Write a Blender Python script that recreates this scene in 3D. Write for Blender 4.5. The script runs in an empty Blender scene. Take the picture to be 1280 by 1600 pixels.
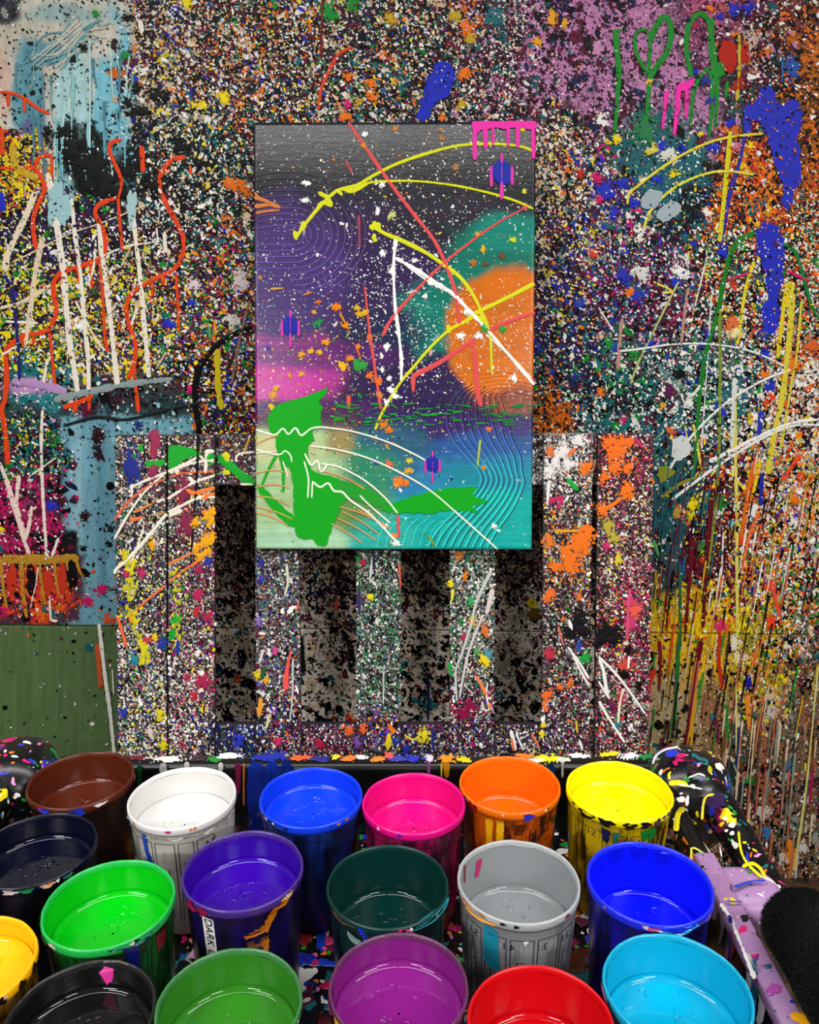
import bpy, bmesh, math, random
import numpy as np
from mathutils import Vector, geometry

# ------------------------------------------------------------------ camera, world, lights, exposure
scn = bpy.context.scene
COL = scn.collection
CAM_H, PITCH, F = 1.62, math.radians(15.0), 1280.0
cam_d = bpy.data.cameras.new('camera'); cam = bpy.data.objects.new('camera', cam_d); COL.objects.link(cam)
cam_d.sensor_fit = 'HORIZONTAL'; cam_d.sensor_width = 36.0; cam_d.lens = 36.0; cam_d.clip_start = 0.02
cam.location = (0, 0, CAM_H); cam.rotation_euler = (math.radians(90) - PITCH, 0, 0)
scn.camera = cam

world = bpy.data.worlds.new('room_ambient'); scn.world = world; world.use_nodes = True
world.node_tree.nodes['Background'].inputs[0].default_value = (1.0, 0.98, 0.96, 1)
world.node_tree.nodes['Background'].inputs[1].default_value = 0.24

def tube_light(x, y, z, w, d, power):
    l = bpy.data.lights.new('ceiling_tube_light', 'AREA'); l.shape = 'RECTANGLE'; l.size = w; l.size_y = d
    l.energy = power; l.color = (1.0, 0.985, 0.96)
    o = bpy.data.objects.new('ceiling_tube_light', l); o.location = (x, y, z); COL.objects.link(o)
    return o
for x in (-0.62, 0.62): tube_light(x, 0.85, 2.75, 1.2, 0.14, 15)
for x in (-1.58, 1.58):
    tube_light(x, -0.35, 2.75, 1.2, 0.2, 34)
    tube_light(x, -2.0, 2.75, 1.2, 0.2, 105)
scn.view_settings.view_transform = 'Standard'; scn.view_settings.look = 'None'
scn.view_settings.gamma = 1.0; scn.view_settings.use_curve_mapping = False
scn.view_settings.exposure = -0.22

# ------------------------------------------------------------------ helpers
rng = np.random.default_rng(7); random.seed(7)
CP, SP = math.cos(PITCH), math.sin(PITCH)

def lin(h):
    h = h.lstrip('#'); c = np.array([int(h[i:i+2], 16) for i in (0, 2, 4)]) / 255.0
    return np.where(c <= 0.04045, c / 12.92, ((c + 0.055) / 1.055) ** 2.4)
C = {k: lin(v) for k, v in dict(
    K='0b0b0e', W='efebe4', c='d9c3a2', O='ec7418', R='e6451a', Y='efd816', P='d31c6e', p='d08cbc', M='631634', U='33204f',
    N='19224f', B='2531bd', T='1d6a70', G='1b8f2e', g='8d948a', b='6e4a2a', r='ba6a4c', s='ab9e90', L='7fb6c4', D='352a2c',
    V='6a3f96', C='ef5a4a', y='c8a324', q='9c1d50').items()}
def col(c): return C[c] if c in C else lin(c)

def project(P):
    d = P - np.array([0, 0, CAM_H])
    z = d[..., 1] * CP - d[..., 2] * SP; u = d[..., 1] * SP + d[..., 2] * CP
    return 640 + F * d[..., 0] / z, 800 - F * u / z

class Surf:
    """a plane of the place; at() gives the point of it that the photograph shows at a pixel, h metres proud of it"""
    def __init__(s, p0, n): s.p0 = np.array(p0, float); s.n = np.array(n, float) / np.linalg.norm(n); s.layer = 0
    def at(s, px, py, h=0.0):
        px = np.asarray(px, float); py = np.asarray(py, float)
        d = np.stack([(px - 640) / F, CP + (800 - py) / F * SP, -SP + (800 - py) / F * CP], -1)
        o = np.array([0, 0, CAM_H]); t = ((s.p0 - o) @ s.n) / (d @ s.n)
        return o + d * t[..., None] + np.asarray(h, float)[..., None] * s.n
    def lift(s):
        s.layer += 1; return 0.0009 + 0.000005 * s.layer

def mesh_obj(name, V, Fs, mat, parent=None, cols=None, smooth=True, kind=None):
    """V (n,3), Fs list of (m,k) index arrays"""
    me = bpy.data.meshes.new(name); V = np.asarray(V, np.float32)
    me.vertices.add(len(V)); me.vertices.foreach_set('co', V.ravel())
    Fs = [np.asarray(f, np.int32) for f in Fs if len(f)]
    tot = np.concatenate([np.full(len(f), f.shape[1], np.int32) for f in Fs]); idx = np.concatenate([f.ravel() for f in Fs])
    me.loops.add(len(idx)); me.loops.foreach_set('vertex_index', idx)
    me.polygons.add(len(tot)); st = np.zeros(len(tot), np.int32); st[1:] = np.cumsum(tot)[:-1]
    me.polygons.foreach_set('loop_start', st); me.polygons.foreach_set('loop_total', tot)
    me.polygons.foreach_set('use_smooth', np.full(len(tot), smooth))
    if cols is not None:
        a = me.color_attributes.new('Col', 'FLOAT_COLOR', 'POINT')
        c4 = np.ones((len(V), 4), np.float32); c4[:, :3] = cols; a.data.foreach_set('color', c4.ravel())
    me.update(calc_edges=True); me.validate(clean_customdata=False)
    if mat: me.materials.append(mat)
    o = bpy.data.objects.new(name, me); COL.objects.link(o)
    if parent: o.parent = parent
    if kind: o['kind'] = kind
    return o

def bm_obj(name, bm, mat, parent=None, smooth=True, kind=None):
    me = bpy.data.meshes.new(name); bm.normal_update(); bm.to_mesh(me); bm.free()
    if smooth:
        for p in me.polygons: p.use_smooth = True
    me.materials.append(mat); o = bpy.data.objects.new(name, me); COL.objects.link(o)
    if parent: o.parent = parent
    if kind: o['kind'] = kind
    return o

def box_bm(x0, x1, y0, y1, z0, z1, bev=0.0, seg=2):
    bm = bmesh.new(); bmesh.ops.create_cube(bm, size=1)
    for v in bm.verts: v.co = ((x0 + x1) / 2 + v.co.x * (x1 - x0), (y0 + y1) / 2 + v.co.y * (y1 - y0), (z0 + z1) / 2 + v.co.z * (z1 - z0))
    if bev: bmesh.ops.bevel(bm, geom=bm.edges[:], offset=bev, segments=seg, affect='EDGES', profile=0.5)
    return bm

def empty(name, loc=(0, 0, 0)):
    o = bpy.data.objects.new(name, None); o.location = loc; o.empty_display_size = 0.05; COL.objects.link(o); return o
def tag(o, label, cat, group=None):
    o['label'] = label; o['category'] = cat
    if group: o['group'] = group
    return o
def structure(o, label=None):
    o['kind'] = 'structure'
    if label: o['label'] = label
    return o

# value noise
_L = np.random.default_rng(3).random((256, 256))
def vnoise(x, y, seed=0):
    x = np.asarray(x, float) + seed * 17.31; y = np.asarray(y, float) + seed * 9.77
    xi = np.floor(x).astype(int); yi = np.floor(y).astype(int); fx = x - xi; fy = y - yi
    fx = fx * fx * (3 - 2 * fx); fy = fy * fy * (3 - 2 * fy)
    g = lambda a, b: _L[(a + b * 57) & 255, b & 255]
    return (g(xi, yi) * (1 - fx) + g(xi + 1, yi) * fx) * (1 - fy) + (g(xi, yi + 1) * (1 - fx) + g(xi + 1, yi + 1) * fx) * fy
def fbm(x, y, seed=0, oct=4):
    r = 0; a = 0.5; t = 0
    for i in range(oct): r = r + a * vnoise(x, y, seed + i * 5); t += a; a *= 0.55; x = x * 2.1; y = y * 2.1
    return r / t

# ------------------------------------------------------------------ materials
def new_mat(name):
    m = bpy.data.materials.new(name); m.use_nodes = True; nt = m.node_tree; b = nt.nodes['Principled BSDF']; return m, nt, b
def add_bump(nt, b, scale, strength, dist=0.001, detail=3, stretch=None, kind='NOISE'):
    tc = nt.nodes.new('ShaderNodeTexCoord'); mp = nt.nodes.new('ShaderNodeMapping')
    if stretch: mp.inputs['Scale'].default_value = stretch
    tx = nt.nodes.new('ShaderNodeTexNoise'); tx.inputs['Scale'].default_value = scale; tx.inputs['Detail'].default_value = detail
    bp = nt.nodes.new('ShaderNodeBump'); bp.inputs['Strength'].default_value = strength; bp.inputs['Distance'].default_value = dist
    nt.links.new(tc.outputs['Object'], mp.inputs[0]); nt.links.new(mp.outputs[0], tx.inputs['Vector'])
    nt.links.new(tx.outputs['Fac'], bp.inputs['Height']); nt.links.new(bp.outputs[0], b.inputs['Normal']); return tx
def attr_mat(name, rough=0.4, bump=(260, 0.35, 0.0012), spec=0.5):
    m, nt, b = new_mat(name); a = nt.nodes.new('ShaderNodeAttribute'); a.attribute_name = 'Col'
    nt.links.new(a.outputs['Color'], b.inputs['Base Color']); b.inputs['Roughness'].default_value = rough
    b.inputs['Specular IOR Level'].default_value = spec
    if bump: add_bump(nt, b, *bump)
    return m
def plain(name, c, rough=0.4, bump=None, spec=0.5):
    m, nt, b = new_mat(name); b.inputs['Base Color'].default_value = (*col(c), 1); b.inputs['Roughness'].default_value = rough
    b.inputs['Specular IOR Level'].default_value = spec
    if bump: add_bump(nt, b, *bump)
    return m
M_sheet = attr_mat('painted_sheet', 0.62, (190, 0.5, 0.0008), 0.2)
M_paint = attr_mat('dry_paint', 0.45, None, 0.12)
M_wood = attr_mat('painted_wood', 0.6, (120, 0.5, 0.002), 0.3)

def canvas_mat():
    m, nt, b = new_mat('primed_canvas'); a = nt.nodes.new('ShaderNodeAttribute'); a.attribute_name = 'Col'
    nt.links.new(a.outputs['Color'], b.inputs['Base Color']); b.inputs['Roughness'].default_value = 0.2; b.inputs['Specular IOR Level'].default_value = 0.32
    tc = nt.nodes.new('ShaderNodeTexCoord')
    n1 = nt.nodes.new('ShaderNodeTexNoise'); n1.inputs['Scale'].default_value = 330; n1.inputs['Detail'].default_value = 2
    n2 = nt.nodes.new('ShaderNodeTexNoise'); n2.inputs['Scale'].default_value = 60; n2.inputs['Detail'].default_value = 3
    mp = nt.nodes.new('ShaderNodeMapping'); mp.inputs['Scale'].default_value = (0.25, 1, 2.2)
    ad = nt.nodes.new('ShaderNodeMath'); ad.operation = 'ADD'
    bp = nt.nodes.new('ShaderNodeBump'); bp.inputs['Strength'].default_value = 0.5; bp.inputs['Distance'].default_value = 0.0004
    nt.links.new(tc.outputs['Object'], n1.inputs['Vector']); nt.links.new(tc.outputs['Object'], mp.inputs[0]); nt.links.new(mp.outputs[0], n2.inputs['Vector'])
    nt.links.new(n1.outputs['Fac'], ad.inputs[0]); nt.links.new(n2.outputs['Fac'], ad.inputs[1])
    nt.links.new(ad.outputs[0], bp.inputs['Height']); nt.links.new(bp.outputs[0], b.inputs['Normal'])
    return m
M_canvas = canvas_mat()

def spatter_plastic(name, base='0a0a0b', s1=42.0, t1=0.3, s2=130.0, t2=0.27, rough=0.28):
    """black moulded plastic with dried drops of many colours"""
    m, nt, b = new_mat(name); N, L = nt.nodes, nt.links
    tc = N.new('ShaderNodeTexCoord'); prev = None
    nz = N.new('ShaderNodeTexNoise'); nz.inputs['Scale'].default_value = 30; nz.inputs['Detail'].default_value = 2
    wv = N.new('ShaderNodeVectorMath'); wv.operation = 'MULTIPLY_ADD'; wv.inputs[1].default_value = (0.05,) * 3
    L.new(tc.outputs['Object'], nz.inputs['Vector']); L.new(nz.outputs['Color'], wv.inputs[0]); L.new(tc.outputs['Object'], wv.inputs[2])
    rgb = N.new('ShaderNodeRGB'); rgb.outputs[0].default_value = (*col(base), 1); prev = rgb.outputs[0]
    for sc_, th in ((s1, t1), (s2, t2)):
        v = N.new('ShaderNodeTexVoronoi'); v.inputs['Scale'].default_value = sc_; L.new(wv.outputs[0], v.inputs['Vector'])
        sep = N.new('ShaderNodeSeparateColor'); L.new(v.outputs['Color'], sep.inputs[0])
        cr = N.new('ShaderNodeValToRGB'); cr.color_ramp.interpolation = 'CONSTANT'
        pal = ['W', 'Y', '0b0b0e', 'B', 'p', '0b0b0e', 'G', 'O', 'T', '0b0b0e', 'W', 'P', 'M', '0b0b0e']
        while len(cr.color_ramp.elements) < len(pal): cr.color_ramp.elements.new(0.5)
        for i, k in enumerate(pal): cr.color_ramp.elements[i].position = i / len(pal); cr.color_ramp.elements[i].color = (*col(k), 1)
        L.new(sep.outputs[0], cr.inputs[0])
        sz = N.new('ShaderNodeMath'); sz.operation = 'MULTIPLY'; sz.inputs[1].default_value = th * 2; L.new(sep.outputs[1], sz.inputs[0])
        lt = N.new('ShaderNodeMath'); lt.operation = 'LESS_THAN'; L.new(v.outputs['Distance'], lt.inputs[0]); L.new(sz.outputs[0], lt.inputs[1])
        mx = N.new('ShaderNodeMix'); mx.data_type = 'RGBA'; L.new(lt.outputs[0], mx.inputs[0]); L.new(prev, mx.inputs[6]); L.new(cr.outputs[0], mx.inputs[7]); prev = mx.outputs[2]
    L.new(prev, b.inputs['Base Color']); b.inputs['Roughness'].default_value = rough
    bp = N.new('ShaderNodeBump'); bp.inputs['Strength'].default_value = 0.35; bp.inputs['Distance'].default_value = 0.001
    L.new(nz.outputs['Fac'], bp.inputs['Height']); L.new(bp.outputs[0], b.inputs['Normal'])
    return m
M_cart = spatter_plastic('spattered_black_plastic')
M_tray = spatter_plastic('spattered_tray_floor', s1=38, t1=0.34, s2=110, t2=0.28, rough=0.3)

# ------------------------------------------------------------------ paint makers
def tri_strip_rings(n, rings):
    f = []
    for r in range(rings - 1):
        a = np.arange(n) + r * n; b_ = (np.arange(n) + 1) % n + r * n
        f.append(np.stack([a, b_, b_ + n, a + n], 1))
    return f

def blob(surf, cx, cy, rx, ry, c, parent, name='paint_splat', ang=0.0, rough=0.25, spikes=0, h=0.0006, n=36, seed=None, mat=None):
    """a landed drop: a low dome with an uneven edge and a few satellite droplets"""
    r_ = np.random.default_rng(int(cx * 31 + cy * 17) if seed is None else seed)
    t = np.linspace(0, 2 * np.pi, n, endpoint=False); rough = min(rough, .42)
    k = 1 + rough * (0.45 * np.sin(2 * t + r_.random() * 6) + 0.35 * np.sin(3 * t + r_.random() * 6) + 0.3 * np.sin(5 * t + r_.random() * 6) + 0.22 * np.sin(9 * t + r_.random() * 6) + .16 * np.sin(14 * t + r_.random() * 6)) + rough * 0.25 * (r_.random(n) - 0.5)
    ca, sa = math.cos(ang), math.sin(ang); z0 = surf.lift(); V = []
    if spikes and min(rx, ry) >= 5: k = k * (.8 + .3 * (r_.random(n) - .5))
    for s, hh in ((1.0, 0.0), (0.93, 0.55 * h), (0.7, h), (0.0, h * 0.9)):
        m = n if s > 0 else 1
        x = (rx * k * np.cos(t) * s)[:m]; y = (ry * k * np.sin(t) * s)[:m]
        V.append(surf.at(cx + x * ca - y * sa, cy + x * sa + y * ca, np.full(m, z0 + hh)))
    fs = tri_strip_rings(n, 3); a = np.arange(n); fs.append(np.stack([a + 2 * n, (a + 1) % n + 2 * n, np.full(n, 3 * n)], 1))
    base = 3 * n + 1; m7 = 6; t7 = np.linspace(0, 2 * np.pi, m7, endpoint=False)[None]; rm = min(rx, ry)
    if spikes and rm > 2.5:
        N_ = int(spikes * 2 + (rx * ry) ** .5 * (3.2 if rm >= 5 else 1.2)); dirs = r_.random(6) * 6.28; a_ = dirs[r_.integers(6, size=(N_, 1))] + .45 * r_.standard_normal((N_, 1)); d = .7 + .5 * np.abs(r_.standard_normal((N_, 1))); q = np.minimum(.5 + .12 * rm * r_.random((N_, 1)) ** 1.5 + .5 * r_.random((N_, 1)), 3.2) / np.maximum(1, d * .8); el = 1 + .9 * r_.random((N_, 1)); o_ = a_ + 1.1 * r_.standard_normal((N_, 1))
        x = np.cos(t7) * q * el * (.75 + .5 * r_.random((N_, m7))); y = np.sin(t7) * q * (.75 + .5 * r_.random((N_, m7)))
        X = cx + rx * d * np.cos(a_) + x * np.cos(o_) - y * np.sin(o_); Y = cy + ry * d * np.sin(a_) + x * np.sin(o_) + y * np.cos(o_)
        V.append(surf.at(X, Y, z0 + h * .3 + h * .4 * r_.random((N_, 1)) + 0 * X).reshape(-1, 3)); fs.append(np.arange(N_ * m7).reshape(N_, m7) + base)
    V = np.concatenate(V)
    return mesh_obj(name, V, fs, mat or M_paint, parent, np.tile(col(c), (len(V), 1)))

def smooth_path(pts, step=3.0):
    p = np.array(pts, float)
    if len(p) == 2: p = np.array([p[0], (p[0] + p[1]) / 2, p[1]])
    q = np.vstack([2 * p[0] - p[1], p, 2 * p[-1] - p[-2]]); out = []
    for i in range(1, len(q) - 2):
        L_ = np.linalg.norm(q[i + 1] - q[i]); n = max(2, int(L_ / step)); t = np.linspace(0, 1, n, endpoint=False)[:, None]
        out.append(0.5 * ((2 * q[i]) + (-q[i - 1] + q[i + 1]) * t + (2 * q[i - 1] - 5 * q[i] + 4 * q[i + 1] - q[i + 2]) * t ** 2 + (-q[i - 1] + 3 * q[i] - 3 * q[i + 1] + q[i + 2]) * t ** 3))
    return np.vstack(out + [p[-1:]])

def stroke(surf, pts, w, c, parent, name='paint_streak', w2=None, jit=0.22, h=0.0006, colf=None, gaps=(), step=3.0, mat=None):
    """a run of paint: a domed ribbon along a path, w to w2 pixels wide"""
    P = smooth_path(pts, step); n = len(P); z0 = surf.lift()
    T = np.gradient(P, axis=0); T /= np.maximum(np.linalg.norm(T, axis=1, keepdims=True), 1e-6); Nn = np.stack([-T[:, 1], T[:, 0]], 1)
    w2 = w if w2 is None else w2; s = np.linspace(0, 1, n)
    wd = (w + (w2 - w) * s) / 2
    wd = wd * (1 + jit * 2 * (fbm(s * n * 0.12, np.zeros(n), int(P[0, 0]) % 50, 3) - 0.5) + jit * (rng.random(n) - 0.5))
    e = np.minimum(1, np.minimum(np.arange(n), np.arange(n)[::-1]) * step / np.maximum(wd, 1) + 0.15); wd = wd * np.sqrt(e)
    off = np.array([-1, -0.62, 0, 0.62, 1.0]); hh = np.array([0, 0.75, 1, 0.75, 0]) * h
    Q = P[:, None, :] + Nn[:, None, :] * (wd[:, None] * off[None])[..., None]
    V = surf.at(Q[..., 0], Q[..., 1], z0 + np.tile(hh, (n, 1)) * np.minimum(1, wd / 2.0)[:, None])
    idx = np.arange(n * 5).reshape(n, 5)
    keep = np.ones(n - 1, bool)
    for (a, b_) in gaps: keep &= ~((P[:-1, 0] > a) & (P[:-1, 0] < b_))
    A = idx[:-1][keep]; B = idx[1:][keep]
    if not len(A): return None
    fs = np.stack([A[:, :-1], A[:, 1:], B[:, 1:], B[:, :-1]], -1).reshape(-1, 4)
    if colf is not None: cc = np.repeat(colf(P[:, 0], P[:, 1]), 5, axis=0)
    else: cc = np.tile(col(c), (n * 5, 1))
    return mesh_obj(name, V.reshape(-1, 3), [fs], mat or M_paint, parent, cc)

def patch(surf, pts, c, parent, name='paint_patch', jit=2.0, h=0.0006, step=5.0, colf=None):
    """a poured patch of paint with a traced, ragged outline"""
    p = np.array(pts, float); out = []
    for i in range(len(p)):
        a, b_ = p[i], p[(i + 1) % len(p)]; n = max(1, int(np.linalg.norm(b_ - a) / step)); t = np.linspace(0, 1, n, endpoint=False)[:, None]
        out.append(a + (b_ - a) * t)
    q = np.vstack(out); q = (np.roll(q, 1, 0) + q * 2 + np.roll(q, -1, 0)) / 4 + (rng.random(q.shape) - 0.5) * 2 * jit
    n = len(q); z0 = surf.lift()
    tris = geometry.tessellate_polygon([[Vector((x, y, 0)) for x, y in q]])
    V = np.concatenate([surf.at(q[:, 0], q[:, 1], np.full(n, z0 + h)), surf.at(q[:, 0], q[:, 1], np.full(n, z0))])
    a = np.arange(n); side = np.stack([a, (a + 1) % n, (a + 1) % n + n, a + n], 1)
    return mesh_obj(name, V, [np.array([list(t) for t in tris]), side], M_paint, parent, np.tile(col(c), (2 * n, 1)), smooth=False)

def parse(s):
    ks, ws = [], []; i = 0
    while i < len(s):
        k = s[i]; i += 1; j = i
        while j < len(s) and (s[j].isdigit() or s[j] == '.'): j += 1
        ks.append(k); ws.append(float(s[i:j] or 1) * (0.85 if k == 'W' else 0.75 if k in 'YBGO' else 1.0)); i = j
    w = np.array(ws); return ks, w / w.sum()

def fleck_mesh(surf, px, py, a, b_, ang, cc, parent, name='paint_flecks', n=6, h0=0.0003, h1=0.0013, mat=None):
    N_ = len(px)
    if not N_: return
    t = np.linspace(0, 2 * np.pi, n, endpoint=False)[None] + rng.random((N_, 1)) * 6.28
    k = 0.72 + 0.56 * rng.random((N_, n))
    x = a[:, None] * np.cos(t) * k; y = b_[:, None] * np.sin(t) * k
    ca, sa = np.cos(ang)[:, None], np.sin(ang)[:, None]
    X = px[:, None] + x * ca - y * sa; Y = py[:, None] + x * sa + y * ca
    h = (h0 + (h1 - h0) * rng.random(N_))
    V = surf.at(X, Y, np.tile(h[:, None], (1, n)) + 0.0).reshape(-1, 3)
    f = np.arange(N_ * n).reshape(N_, n)
    return mesh_obj(name, V, [f], mat or M_paint, parent, np.repeat(cc, n, axis=0), smooth=False, kind='stuff')

def zone_flecks(surf, box, per1000, zones, parent, keep=None, nv=6, tone=1.0, h0=0.0002, h1=0.0009, big=0.03, sz=(0.9, 2.4), angb=0.9):
    """drops thrown over a surface: the colours and the density follow the zones (cx, cy, rx, ry, density, palette[, angle])"""
    x0, x1, y0, y1 = box; n = int((x1 - x0) * (y1 - y0) * per1000 / 1000)
    px = x0 + (x1 - x0) * rng.random(n); py = y0 + (y1 - y0) * rng.random(n)
    wx = px + 60 * (fbm(px / 70, py / 70, 11) - 0.5); wy = py + 60 * (fbm(px / 70, py / 70, 23) - 0.5)
    W = np.stack([np.exp(-1.3 * (((wx - z[0]) / z[2]) ** 2 + ((wy - z[1]) / z[3]) ** 2)) + 1e-12 for z in zones], 1)
    W = W ** 1.6; W /= W.sum(1, keepdims=True); zi = (W.cumsum(1) > rng.random((n, 1))).argmax(1)
    dens = np.array([z[4] for z in zones])[zi]; ok = rng.random(n) < dens
    if keep is not None: ok &= keep(px, py)
    px, py, zi = px[ok], py[ok], zi[ok]; n = len(px)
    cc = np.zeros((n, 3)); ang = np.zeros(n)
    clump = fbm(px / 16, py / 16, 31, 3)
    for i, z in enumerate(zones):
        m = np.where(zi == i)[0]
        if not len(m): continue
        ks, w = parse(z[5]); cum = np.cumsum(w)
        # neighbouring drops tend to share a colour: the draw mixes noise with chance
        u = (0.38 * (vnoise(px[m] / 13 + 3 * i, py[m] / 13, 40 + i) * 2.2) + 0.62 * rng.random(len(m)) * 1.6) % 1.0
        ki = np.minimum(np.searchsorted(cum, u), len(ks) - 1)
        cc[m] = np.array([C[k] for k in ks])[ki]
        ang[m] = (z[6] if len(z) > 6 else angb)
    cc *= (0.8 + 0.4 * rng.random((n, 1)))
    size = sz[0] + (sz[1] - sz[0]) * rng.random(n) ** 1.8
    size = np.where(rng.random(n) < big, size * (1.4 + .8 * rng.random(n)), size)
    asp = 1 + 1.6 * rng.random(n) ** 2
    return fleck_mesh(surf, px, py, size * asp, size, ang + 0.7 * rng.standard_normal(n), np.minimum(cc * tone, 0.95), parent, n=nv, h0=h0, h1=h1)

class Field:
    """colour of a painted ground: soft-edged areas laid one over the other"""
    def __init__(s, base): s.base = col(base); s.a = []
    def e(s, cx, cy, rx, ry, c, soft=0.35, amp=0.5, op=1.0, ns=45): s.a.append(('e', cx, cy, rx, ry, col(c), soft, amp, op, ns))
    def r(s, x0, y0, x1, y1, c, soft=12, amp=14, op=1.0, ns=30): s.a.append(('r', x0, y0, x1, y1, col(c), soft, amp, op, ns))
    def __call__(s, x, y, grain=(4, 50, 0.25)):
        x = np.asarray(x, float); y = np.asarray(y, float); out = np.tile(s.base, x.shape + (1,))
        for i, q in enumerate(s.a):
            nz = fbm(x / q[9], y / q[9], i + 1) - 0.5
            if q[0] == 'e':
                d = np.sqrt(((x - q[1]) / q[3]) ** 2 + ((y - q[2]) / q[4]) ** 2) + q[7] * nz * 2
                w = np.clip((1 + q[6] / 2 - d) / q[6], 0, 1)
            else:
                nz = nz * 2 * q[7]
                d = np.minimum(np.minimum(x - q[1], q[3] - x), np.minimum(y - q[2], q[4] - y)) + nz
                w = np.clip(d / q[6] + 0.5, 0, 1)
            w = (w * w * (3 - 2 * w) * q[8])[..., None]; out = out * (1 - w) + q[5] * w
        g = 1 + grain[2] * 2 * (fbm(x / grain[0], y / grain[1], 77, 3) - 0.5) + grain[2] * (fbm(x / 12, y / 12, 78, 3) - 0.5)
        return np.clip(out * g[..., None], 0, 0.95)

# ------------------------------------------------------------------ the wall, its painted sheets and the floor
WALL_Y = 2.0
wall = structure(bm_obj('wall_back', box_bm(-2.2, 2.2, WALL_Y + 0.004, WALL_Y + 0.12, 0, 2.9), plain('bare_wall', '6d675f', 0.8)), 'splatter covered back wall of the paint room')
S_wall = Surf((0, WALL_Y, 0), (0, -1, 0))
WF = Field('2c2428')
WF.r(-500, -400, 215, 330, 'cbcabc', 30, 40)
WF.e(8, 18, 24, 26, '3a3840', .5); WF.e(95, 25, 60, 22, '9ab4b2', .6); WF.e(60, 55, 60, 20, 'c6c0ae', .6); WF.e(110, 95, 60, 30, 'cfc7b6', .5)
WF.e(75, 85, 45, 18, '4d8b99', .5, .5); WF.e(45, 160, 28, 90, '5f9aa8', .5, .4); WF.e(48, 225, 24, 45, '59648c', .6, .4)
WF.e(115, 170, 28, 100, 'a8d2d4', .5, .4); WF.e(178, 150, 32, 130, '78bccd', .35, .3); WF.e(160, 60, 30, 30, 'cfc9bb', .6); WF.e(178, 260, 40, 60, '74b4c4', .4, .4)
WF.e(0, 130, 18, 60, 'd2b4a2', .6)
WF.r(230, -300, 420, 260, '4a3330', 40, 40); WF.r(380, -300, 800, 240, '3a2b33', 40, 40)
WF.e(330, 40, 40, 60, '6a2838', .8); WF.e(290, 90, 30, 50, '6b4a34', .8); WF.e(470, 30, 30, 30, '5e2a40', .8); WF.e(250, 50, 30, 45, '24434c', .6)
WF.e(268, 285, 85, 100, '0f1311', .6, .7); WF.e(120, 240, 45, 40, '0d1310', .35, .7, 1, 22); WF.e(155, 280, 55, 45, '0d1310', .35, .7, 1, 22)
WF.e(90, 310, 26, 50, '8fbcc4', .5, .4); WF.e(35, 275, 45, 30, 'bb9a30', .6); WF.r(-200, 310, 270, 440, '2b2342', 26, 30)
WF.r(-200, 430, 400, 640, '4b4432', 30, 40); WF.e(320, 520, 80, 120, '47303a', .6); WF.e(300, 545, 40, 30, '8a4420', .6, .5, .7)
WF.e(62, 590, 52, 55, '1c6f77', .4, .4); WF.e(65, 603, 48, 16, 'bd8ec0', .6, .4); WF.e(60, 635, 40, 20, '1f7f86', .5, .4); WF.e(105, 560, 22, 60, '2b7680', .5)
WF.r(90, 605, 310, 665, '2a3639', 14, 12, 1, 50); WF.e(165, 620, 30, 20, '33131f', .5)
WF.r(94, 652, 300, 690, '6fa6b4', 10, 8, 1, 60); WF.r(98, 652, 186, 985, '6c9fb1', 9, 8, 1, 40); WF.e(120, 800, 10, 150, '94bcc6', .8, .3, .6); WF.e(160, 800, 8, 180, '558a9f', .8, .3, .6)
WF.r(-200, 640, 92, 735, '2f3c3c', 20, 20); WF.r(-200, 725, 88, 872, 'a11c52', 18, 24); WF.e(48, 765, 14, 40, '4a4a56', .6); WF.r(48, 830, 120, 875, '0e0c10', 8, 8)
WF.r(-200, 868, 130, 975, '4a2a3c', 12, 10); WF.e(70, 930, 50, 40, 'd03a1e', .5, .6); WF.e(20, 930, 26, 35, '35283f', .5); WF.e(5, 955, 14, 12, 'c4185f', .5)
# right
WF.r(800, -300, 1110, 205, 'be7fae', 110, 150, 1, 60); WF.e(1030, 185, 70, 30, '7f6b86', .7, .5, .7)
WF.r(1070, -300, 1220, 75, '8a4468', 26, 30); WF.e(1120, 15, 40, 25, 'c15a80', .8); WF.r(1205, -300, 1700, 120, '7a3a3a', 40, 40); WF.r(1215, 60, 1700, 330, 'bd6c1e', 30, 40)
WF.e(1185, 80, 35, 40, 'cbb3a4', .5); WF.e(1215, 100, 30, 50, '20303a', .5); WF.e(1175, 160, 40, 40, '2f4a44', .6)
WF.r(845, 170, 960, 480, '4a3c36', 40, 40); WF.e(1020, 220, 70, 50, '2b6a68', .6); WF.r(955, 215, 1115, 425, '25646c', 18, 24); WF.e(1085, 320, 22, 28, '101416', .3, .4); WF.e(1050, 365, 34, 22, '131a1d', .4, .5)
WF.e(960, 300, 40, 40, '25305c', .6); WF.r(1115, 210, 1240, 260, '7e2c30', 20, 20); WF.r(1125, 255, 1280, 372, 'b4582a', 16, 20)
WF.r(845, 390, 1000, 600, '3b2a40', 40, 40); WF.e(1005, 420, 45, 50, '5b2030', .5); WF.e(1085, 420, 25, 20, 'b01f55', .5); WF.e(950, 390, 40, 40, '9aa39f', .6, .5, .7)
WF.r(1070, 420, 1700, 620, '59585a', 40, 40); WF.e(1150, 480, 30, 35, '15161a', .5); WF.e(1030, 480, 45, 40, '511a2a', .5); WF.e(1000, 520, 40, 30, '285a72', .5)
WF.e(1010, 560, 80, 40, '4a5a5a', .6); WF.e(1050, 590, 40, 20, '7d9a92', .6); WF.e(965, 612, 60, 42, '0f1112', .4, .5); WF.e(1035, 620, 22, 26, '551c40', .5)
WF.r(860, 645, 1130, 730, '22616b', 18, 20); WF.e(920, 665, 60, 20, '2a6a70', .5); WF.r(845, 590, 885, 660, '9a5426', 16, 16)
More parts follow.
